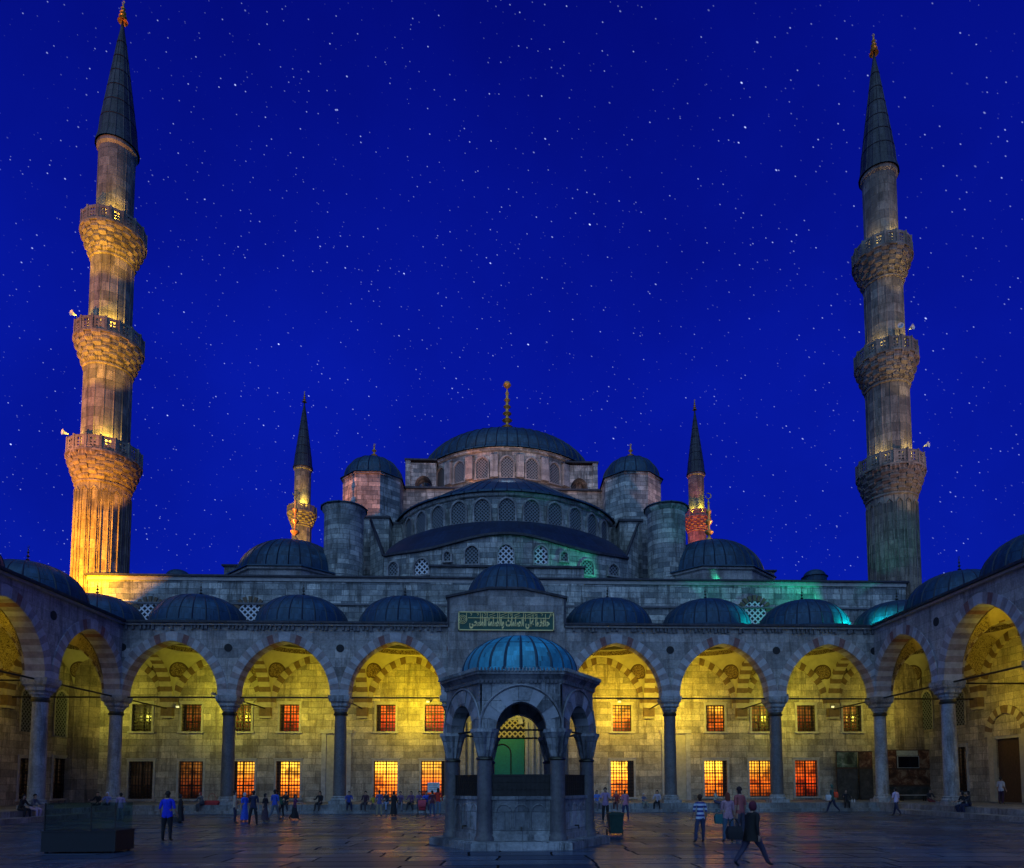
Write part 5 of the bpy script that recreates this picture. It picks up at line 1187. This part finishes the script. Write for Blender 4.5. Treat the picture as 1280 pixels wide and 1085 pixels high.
# seated along the platform edge
for a in ((18,BLK,BLK,'person in black seated low at the end of the side platform',31,dict(side=1)),(33,(.10,.10,.14),(.45,.35,.50),'person with pale trousers seated beside another in black on the side platform',32,dict(side=1)),(1163,(.03,.03,.04),(.16,.03,.04),'person in black top and dark red trousers seated at the bench end',33,dict(side=2)),(1205,BLK,NAVY,'person in black seated on the broad steps by the shadowed column',34,dict(side=3)),(1212,(.02,.02,.03),NAVY,'second dark figure huddled against the person in black on the broad steps',35,dict(side=3))):
    px, t_, b_, lab, sd, o_ = a
    if o_['side'] == 1: q = WX(px, 1003, -25.9); person((-25.6, q.y, .58), R_(-90), 'sit', 1.66, t_, b_, lab, seed=sd, sleeve='long')
    elif o_['side'] == 2: q = W(px,1000,-1.0); person((q.x,-.9,.62), R_(180), 'sit', 1.6, t_, b_, lab, seed=sd, sleeve='long')
    else: q = WX(px, 1003, 25.6); person((25.6, q.y, .58), R_(80), 'sit', 1.64, t_, b_, lab, seed=sd, sleeve='long', head='scarf', hcol=BLK)
for a in ((123,BLK,BLK,'seated person in black wearing a black cap at the corner of the platform',41,dict(head='cap')),(135,(.16,.2,.5),(.03,.03,.05),'seated woman in a pale blue headscarf near the corner of the platform',42,dict(head='scarf',hcol=(.45,.52,.75))),
  (253,(.10,.10,.12),(.05,.06,.08),'seated woman with a red headscarf beside a red bag on the platform',43,dict(head='scarf',hcol=(.35,.04,.05))),(358,BLK,(.03,.03,.04),'seated person in black directly below the brightly lit window',44,{}),
  (400,BLK,(.03,.03,.035),'lone person in black seated with hands together, midway between two columns',45,{}),(436,(.03,.06,.30),NAVY,'person in blue seated beside the foot of the column',46,{}),
  (457,(.05,.02,.04),(.05,.04,.05),'seated person in dark maroon turned towards a neighbour in yellow',47,{}),(466.5,(.50,.38,.03),(.2,.15,.15),'small seated child in a yellow top',48,dict(H=1.2)),
  (484,(.03,.03,.05),(.22,.30,.45),'seated person in dark top and pale blue jeans',49,{}),(501,(.16,.10,.20),(.18,.17,.2),'seated man in plaid mauve shirt with folded hands',50,{}),
  (514.5,(.13,.07,.16),(.03,.03,.04),'seated person in plum coloured top, first of the pair by the pushchair',51,{}),(523.5,(.17,.10,.24),(.03,.03,.06),'seated person in violet top beside the one in plum',52,{}),
  (533,(.03,.08,.5),(.05,.05,.1),'seated person in bright blue shirt behind the pushchair',53,{}),(746,(.08,.18,.55),(.2,.17,.2),'heavy man in light blue shirt seated next to the fountain',54,dict(P=dict(girth=1.2))),
  (771,(.36,.06,.05),(.12,.05,.05),'seated person in red below the amber lit window, behind the bin',55,{}),(804,(.10,.12,.22),(.3,.28,.22),'small seated child in a white cap',56,dict(H=1.25,head='cap',hcol=WHT)),
  (822,(.38,.36,.45),BLK,'man in pale shirt and black trousers seated by the column pedestal',57,{}),(894,(.40,.45,.36),(.06,.06,.12),'person in pale greenish shirt seated in front of the bright yellow window',58,dict(hd=235)),
  (1057.5,BLK,BLK,'person in black crouched on the platform by small white bottles',59,{})):
    px, t_, b_, lab, sd, k = a; seat(px, t_, b_, lab, sd, sleeve='long' if sd % 2 else 'short', female=sd % 3 == 0, **k)

# ------------------------------------------------------------------ things in the courtyard
def simple(name, mb, mats, label, cat, origin=None, smooth=False, group=None):
    return tag(mb.build(name, mats, None, origin=origin, smooth=smooth), label, cat, group)
# glass display case
p0, p1 = G(51,1069), G(144,1065); YC = (p0.y+p1.y)/2
plain('case_base', (.005,.007,.012), .55, var=.3)
m, nt, b = nodes('glass'); b.inputs['Transmission Weight'].default_value = 1; b.inputs['Roughness'].default_value = .02; b.inputs['IOR'].default_value = 1.15; b.inputs['Base Color'].default_value = (.62,.80,.78,1)
case = thing('display_case', ((p0.x+p1.x)/2, YC, 0), 'low dark box with an open glass enclosure standing on the paving', 'display case')
zb_ = Zat(1040, YC, 97); zg = Zat(1004, YC, 97); mb = MB(); x0_, x1_ = W(51,1055,YC).x, W(144,1055,YC).x; d_ = 1.0
mb.box(x0_,x1_,YC,YC+d_,.05,zb_); mb.box(x0_-.02,x1_+.02,YC-.02,YC+d_+.02,zb_,zb_+.03); 
for q in (x0_+.1,x1_-.1):
    for w_ in (YC+.1,YC+d_-.1): mb.lathe([(.05,0),(.05,.05)],8,c=(q,w_))
mb.build('box_base', 'case_base', case)
mb = MB(); t=.012
for (a,b_,c,d) in ((x0_+.05,x1_-.05,YC+.05,YC+.05+t),(x0_+.05,x1_-.05,YC+d_-.06,YC+d_-.06+t),(x0_+.05,x0_+.05+t,YC+.07,YC+d_-.07),(x1_-.05-t,x1_-.05,YC+.07,YC+d_-.07)): mb.box(a,b_,c,d,zb_+.03,zg)
mb.build('glass_pane', 'glass', case)
mb = MB()
for q in (x0_+.05,(x0_*.35+x1_*.65),x1_-.05): mb.box(q-.012,q+.012,YC+.03,YC+.048,zb_+.03,zg+.01)
mb.build('post', 'iron', case)
# wheeled bin
plain('bin_green', (.012,.06,.045), .5)
p = G(769.5,1043.5); hB = (1043.5-1015)/F*(p-CAM).dot(Fv); bn = thing('wheeled_bin', (p.x,p.y,0), 'dark green wheeled rubbish bin standing by the fountain', 'bin')
wB = .27; mb = MB()
A = [(p.x-wB*.82,p.y-.22,.06),(p.x+wB*.82,p.y-.22,.06),(p.x+wB*.82,p.y+.22,.06),(p.x-wB*.82,p.y+.22,.06)]; B = [(p.x-wB,p.y-.28,hB-.08),(p.x+wB,p.y-.28,hB-.08),(p.x+wB,p.y+.3,hB-.08),(p.x-wB,p.y+.3,hB-.08)]
mb.face(A); mb.face(B); [mb.face([A[i],A[(i+1)%4],B[(i+1)%4],B[i]]) for i in range(4)]; mb.box(p.x-wB-.02,p.x+wB+.02,p.y-.3,p.y+.32,hB-.12,hB-.07); mb.build('bin_body','bin_green',bn)
mb = MB(); mb.box(p.x-wB-.03,p.x+wB+.03,p.y-.31,p.y+.33,hB-.06,hB-.02); mb.box(p.x-wB*.7,p.x+wB*.7,p.y-.2,p.y+.25,hB-.02,hB); mb.tube((p.x-wB*.8,p.y+.36,hB-.08),(p.x+wB*.8,p.y+.36,hB-.08),.018,8); mb.build('lid','bin_green',bn)
for q in (-1,1): mb = MB(); mb.tube((p.x+q*wB,p.y+.22,.1),(p.x+q*(wB+.05),p.y+.22,.1),.1,16); mb.build('wheel','shoe',bn)
# pushchair
p = G(527,1021); pc = thing('pushchair', (p.x,p.y,0), 'red and grey pushchair parked in front of the seated people', 'pushchair')
mb = MB(); mb.face([(p.x-.2,p.y-.1,.42),(p.x+.2,p.y-.1,.42),(p.x+.2,p.y+.25,.35),(p.x-.2,p.y+.25,.35)]); mb.face([(p.x-.2,p.y+.25,.35),(p.x+.2,p.y+.25,.35),(p.x+.22,p.y+.42,.85),(p.x-.22,p.y+.42,.85)]); mb.build('pushchair_seat', cloth((.45,.04,.06)), pc)
mb = MB(); n=8
for i in range(n):
    t0,t1 = PI*i/n*.6, PI*(i+1)/n*.6; mb.face([(p.x-.23,p.y+.4-.3*math.sin(t0),.68+.3*math.cos(t0)),(p.x+.23,p.y+.4-.3*math.sin(t0),.68+.3*math.cos(t0)),(p.x+.23,p.y+.4-.3*math.sin(t1),.68+.3*math.cos(t1)),(p.x-.23,p.y+.4-.3*math.sin(t1),.68+.3*math.cos(t1))])
mb.build('hood', cloth((.4,.05,.08)), pc)
mb = MB()
for q in (-.22,.22): mb.tube((p.x+q,p.y-.3,.12),(p.x+q,p.y+.6,1.0),.014,6); mb.tube((p.x+q,p.y+.4,.12),(p.x+q,p.y-.05,.5),.014,6)
mb.tube((p.x-.22,p.y+.6,1.0),(p.x+.22,p.y+.6,1.0),.016,6); mb.build('pushchair_frame','iron',pc)
for q in (-.24,.24):
    for w_ in (-.3,.4): mb = MB(); mb.tube((p.x+q-.015,p.y+w_,.1),(p.x+q+.015,p.y+w_,.1),.1,16); mb.build('wheel','shoe',pc)
def bag(loc, w, h, col, label, d=.14, handle=True):
    mb = MB(); A = [(-w*.42,-d/2,0),(w*.42,-d/2,0),(w*.42,d/2,0),(-w*.42,d/2,0)]; B = [(-w/2,-d*.55,h*.55),(w/2,-d*.55,h*.55),(w/2,d*.55,h*.55),(-w/2,d*.55,h*.55)]; D = [(-w*.4,-d*.25,h),(w*.4,-d*.25,h),(w*.4,d*.25,h),(-w*.4,d*.25,h)]
    mb.face(A); mb.face(D)
    for P_, Q_ in ((A,B),(B,D)): [mb.face([P_[i],P_[(i+1)%4],Q_[(i+1)%4],Q_[i]]) for i in range(4)]
    o = mb.build('bag', cloth(col), None, origin=(0,0,0), smooth=70); o.location = loc; tag(o, label, 'bag')
    if handle:
        hb = MB(); pts = [(w*.28*math.cos(PI*i/8), 0, h-.01+w*.5*math.sin(PI*i/8)) for i in range(9)]
        for a, b_ in zip(pts, pts[1:]): hb.tube(a, b_, .012, 6)
        k = hb.build('handle', cloth(col), None, origin=(0,0,0)); k.parent = o; k.location = (0,0,0)
    return o
p = G(940.5,1083); bag((p.x-.42,p.y-.05,.62), .36, .30, (.015,.013,.016), 'large black shoulder bag swinging beside the striding woman', .2)
p = G(902,1052); bag((p.x-.06,p.y+.05,.58), .30, .32, (.02,.12,.13), 'teal shopping bag hanging at the side of the auburn haired woman')
p = G(1041,1016); bag((p.x-.30,p.y-.1,.80), .36, .36, (.45,.48,.52), 'white bag carried by the walker in the green scarf', .2); bag((p.x+.2,p.y-.05,.98), .28, .36, (.65,.06,.02), 'bright red bag on the shoulder of the walker in green', .2)
x = W(264.5,1005,-.8).x; bag((x,-.75,.58), .95, .30, (.42,.03,.03), 'red holdall lying on the platform beside the woman in a red scarf', .4)
p = G(219.5,1028); bag((p.x,p.y,0), .42, .28, (.02,.02,.03), 'black bag set on the paving at the feet of the robed figure', .25)
for px in (1065,1068): 
    q = W(px,997,-.7); mb = MB(); mb.lathe([(0,0),(.04,0),(.04,.16),(.015,.2),(.015,.24),(0,.24)],10); o = mb.build('bottle','white_globe',None,origin=(0,0,0),smooth=40); o.location = (q.x,-.7,.58); tag(o, 'small white bottle standing on the platform beside the crouched person', 'bottle', 'white bottles on the platform')
# white notice board by the lit window
YB = 1.2; xa_, xb_ = W(534.5,985,YB).x, W(549.5,985,YB).x; mb = MB(); z0_, z1_ = Zat(990.5,YB,541), Zat(978,YB,541)
nb_ = thing('notice_board', ((xa_+xb_)/2,YB,.58), 'pale grey notice board on posts behind the people in front of the portico window', 'notice board')
mb.box(xa_,xb_,YB,YB+.05,z0_,z1_); mb.build('board','white_globe',nb_); mb = MB(); mb.box(xa_+.04,xa_+.08,YB+.055,YB+.1,.58,z1_); mb.box(xb_-.08,xb_-.04,YB+.055,YB+.1,.58,z1_); mb.build('post','iron',nb_)
mb = MB()
for q in range(4): mb.box(xa_+.08,xb_-.1-.08*(q%2),YB-.006,YB-.001,z1_-.14-.12*q,z1_-.10-.12*q)
mb.build('printed_line','lamp_grey',nb_)
# exhibition boards in the far corner
def mural(name, cols, sc_):
    m, nt, b = nodes(name); geo = N(nt,'ShaderNodeNewGeometry'); v = N(nt,'ShaderNodeTexVoronoi', i_Scale=sc_, feature='SMOOTH_F1'); L(nt, geo.outputs['Position'], v.inputs['Vector']); n = noise(nt, geo.outputs['Position'], sc_*1.3, 5, .7, .6)
    r = ramp(nt, n.outputs[0], [(.36,cols[0]),(.5,cols[1]),(.62,cols[2])]); r2 = ramp(nt, v.outputs['Distance'], [(.2,(1,1,1)),(.7,(.3,.3,.3))]); L(nt, mix(nt, .8, r.outputs[0], r2.outputs[0], 'MULTIPLY'), b.inputs['Base Color']); b.inputs['Roughness'].default_value = .45
mural('mural_green', [(.03,.06,.03),(.14,.22,.12),(.4,.45,.3)], 1.2); mural('mural_brown', [(.04,.012,.006),(.20,.07,.03),(.45,.30,.18)], 1.3); mural('mural_grey', [(.03,.035,.035),(.06,.065,.06),(.10,.10,.09)], 2)
plain('screen_black', (.004,.004,.012), .12); plain('board_pale', (.42,.45,.42), .6)
YE = 6.3
def board(px0, px1, parts, label):
    x0, x1 = W(px0,960,YE).x, W(px1,960,YE).x; t = thing('exhibition_board', ((x0+x1)/2,YE,.58), label, 'exhibition board', 'exhibition boards in the portico corner')
    z_t = Zat(parts[0][1],YE,px0); z_b = .58
    mb = MB(); mb.box(x0,x1,YE+.02,YE+.12,z_b,z_t); mb.box(x0-.03,x1+.03,YE-.02,YE+.14,z_t,z_t+.06); mb.build('backing','wood_dark',t)
    for (a,ya,bb,yb,mt,nm_) in parts:
        q0, q1 = W(a,960,YE).x, W(bb,960,YE).x; mb = MB(); mb.box(q0+.02,q1-.02,YE-.03,YE+.015,max(.6,Zat(yb,YE,a)),Zat(ya,YE,a)-.02); mb.build(nm_,mt,t)
    return t
board(1046,1072,[(1046,940,1072,959,'mural_green','picture_panel'),(1046,961,1072,1000,'mural_grey','text_panel')],'dark exhibition board with a greenish picture above grey text beside the orange window')
board(1074,1091,[(1074,940,1091,959,'mural_brown','picture_panel'),(1074,961,1091,1000,'mural_grey','text_panel')],'narrow dark exhibition board with a brown picture, beside the corner column')
tb = board(1104,1170,[(1104,938,1120,960,'mural_brown','picture_panel'),(1121,938,1148,944.5,'board_pale','header_panel'),(1149,938,1170,960,'mural_brown','picture_panel'),(1104,962,1170,981,'mural_brown','picture_panel'),(1104,983,1170,1000,'mural_grey','text_panel')],'wide brown exhibition board with a black television screen at its centre')
x0, x1 = W(1121,950,YE).x, W(1148,950,YE).x; mb = MB(); mb.box(x0,x1,YE-.10,YE-.03,Zat(960,YE,1134),Zat(945,YE,1134)); tv = tag(mb.build('television','board_pale',None), 'black flat television screen in a pale frame on the brown exhibition board', 'television')
mb = MB(); mb.box(x0+.05,x1-.05,YE-.115,YE-.10,Zat(959.3,YE,1134),Zat(945.7,YE,1134)); mb.build('screen','screen_black',tv)
# bench before the boards
YN = 2.4; x0, x1 = W(1124,993,YN).x, W(1159,993,YN).x; bt = thing('bench', ((x0+x1)/2,YN,.58), 'long pale topped bench in front of the television board', 'bench')
zb2_ = 1.03; mb = MB(); mb.box(x0,x1,YN-.2,YN+.2,zb2_-.05,zb2_); mb.build('seat','trim',bt)
for q in (x0+.15,x1-.25):
    for w_ in (-.16,.1): mb = MB(); mb.box(q,q+.08,YN+w_,YN+w_+.06,.58,zb2_-.05); mb.build('leg','iron',bt)
# small floodlights seen on wall and rods
def floodlamp(loc, tilt, label, lit=True):
    mb = MB(); mb.box(-.14,.14,-.07,.07,-.09,.09); o = mb.build('floodlight','lamp_grey',None,origin=(0,0,0)); o.location = loc; o.rotation_euler.x = R_(tilt); tag(o, label, 'floodlight', 'floodlights under the arcade')
    g_ = MB(); g_.box(-.12,.12,.07,.085,-.07,.07); k = g_.build('lens','lamp_lens',o,origin=(0,0,0)); k.location = (0,0,0)
    b_ = MB(); b_.box(-.16,-.145,-.03,.03,-.2,.03); b_.box(.145,.16,-.03,.03,-.2,.03); b_.box(-.16,.16,-.03,.03,-.215,-.2); k = b_.build('bracket','iron',o,origin=(0,0,0)); k.location = (0,0,0)
plain('lamp_lens', (.8,.8,.6), .3, emit=(1,.9,.4), es=1)
for px, lab in ((267,'small floodlight on the tie rod over the first bay'),(535,'small dark floodlight above the window nearest the fountain on the yellow wall'),(983,'small floodlight on the tie rod over the last bay'),):
    if px == 535: x = W(px,877,WALLY-.3).x; floodlamp((x,WALLY-.35,Zat(877,WALLY-.3,px)), 200, lab)
    else: x = W(px,870,0).x; floodlamp((x,0,ZR+.25), 10, lab)
for px, lab in ((774,'small floodlight on the lintel of the first amber upper window beyond the fountain'),(226,'small floodlight on the wall corbel of the first bay'),(1037,'small floodlight on the wall corbel of the last bay')):
    x = W(px,878,WALLY-.3).x; floodlamp((x,WALLY-(.35 if px == 774 else .75),Zat(877 if px == 774 else 884,WALLY-.3,px)), 200, lab)

sc.render.engine = 'CYCLES'
sc.cycles.use_denoising = True
sc.cycles.max_bounces = 6; sc.cycles.sample_clamp_indirect = 4
sc.cycles.use_light_tree = True
vs = sc.view_settings; sc.display_settings.display_device = 'sRGB'; vs.view_transform = 'Standard'; vs.look = 'None'; vs.exposure = 0; vs.gamma = 1; vs.use_curve_mapping = False
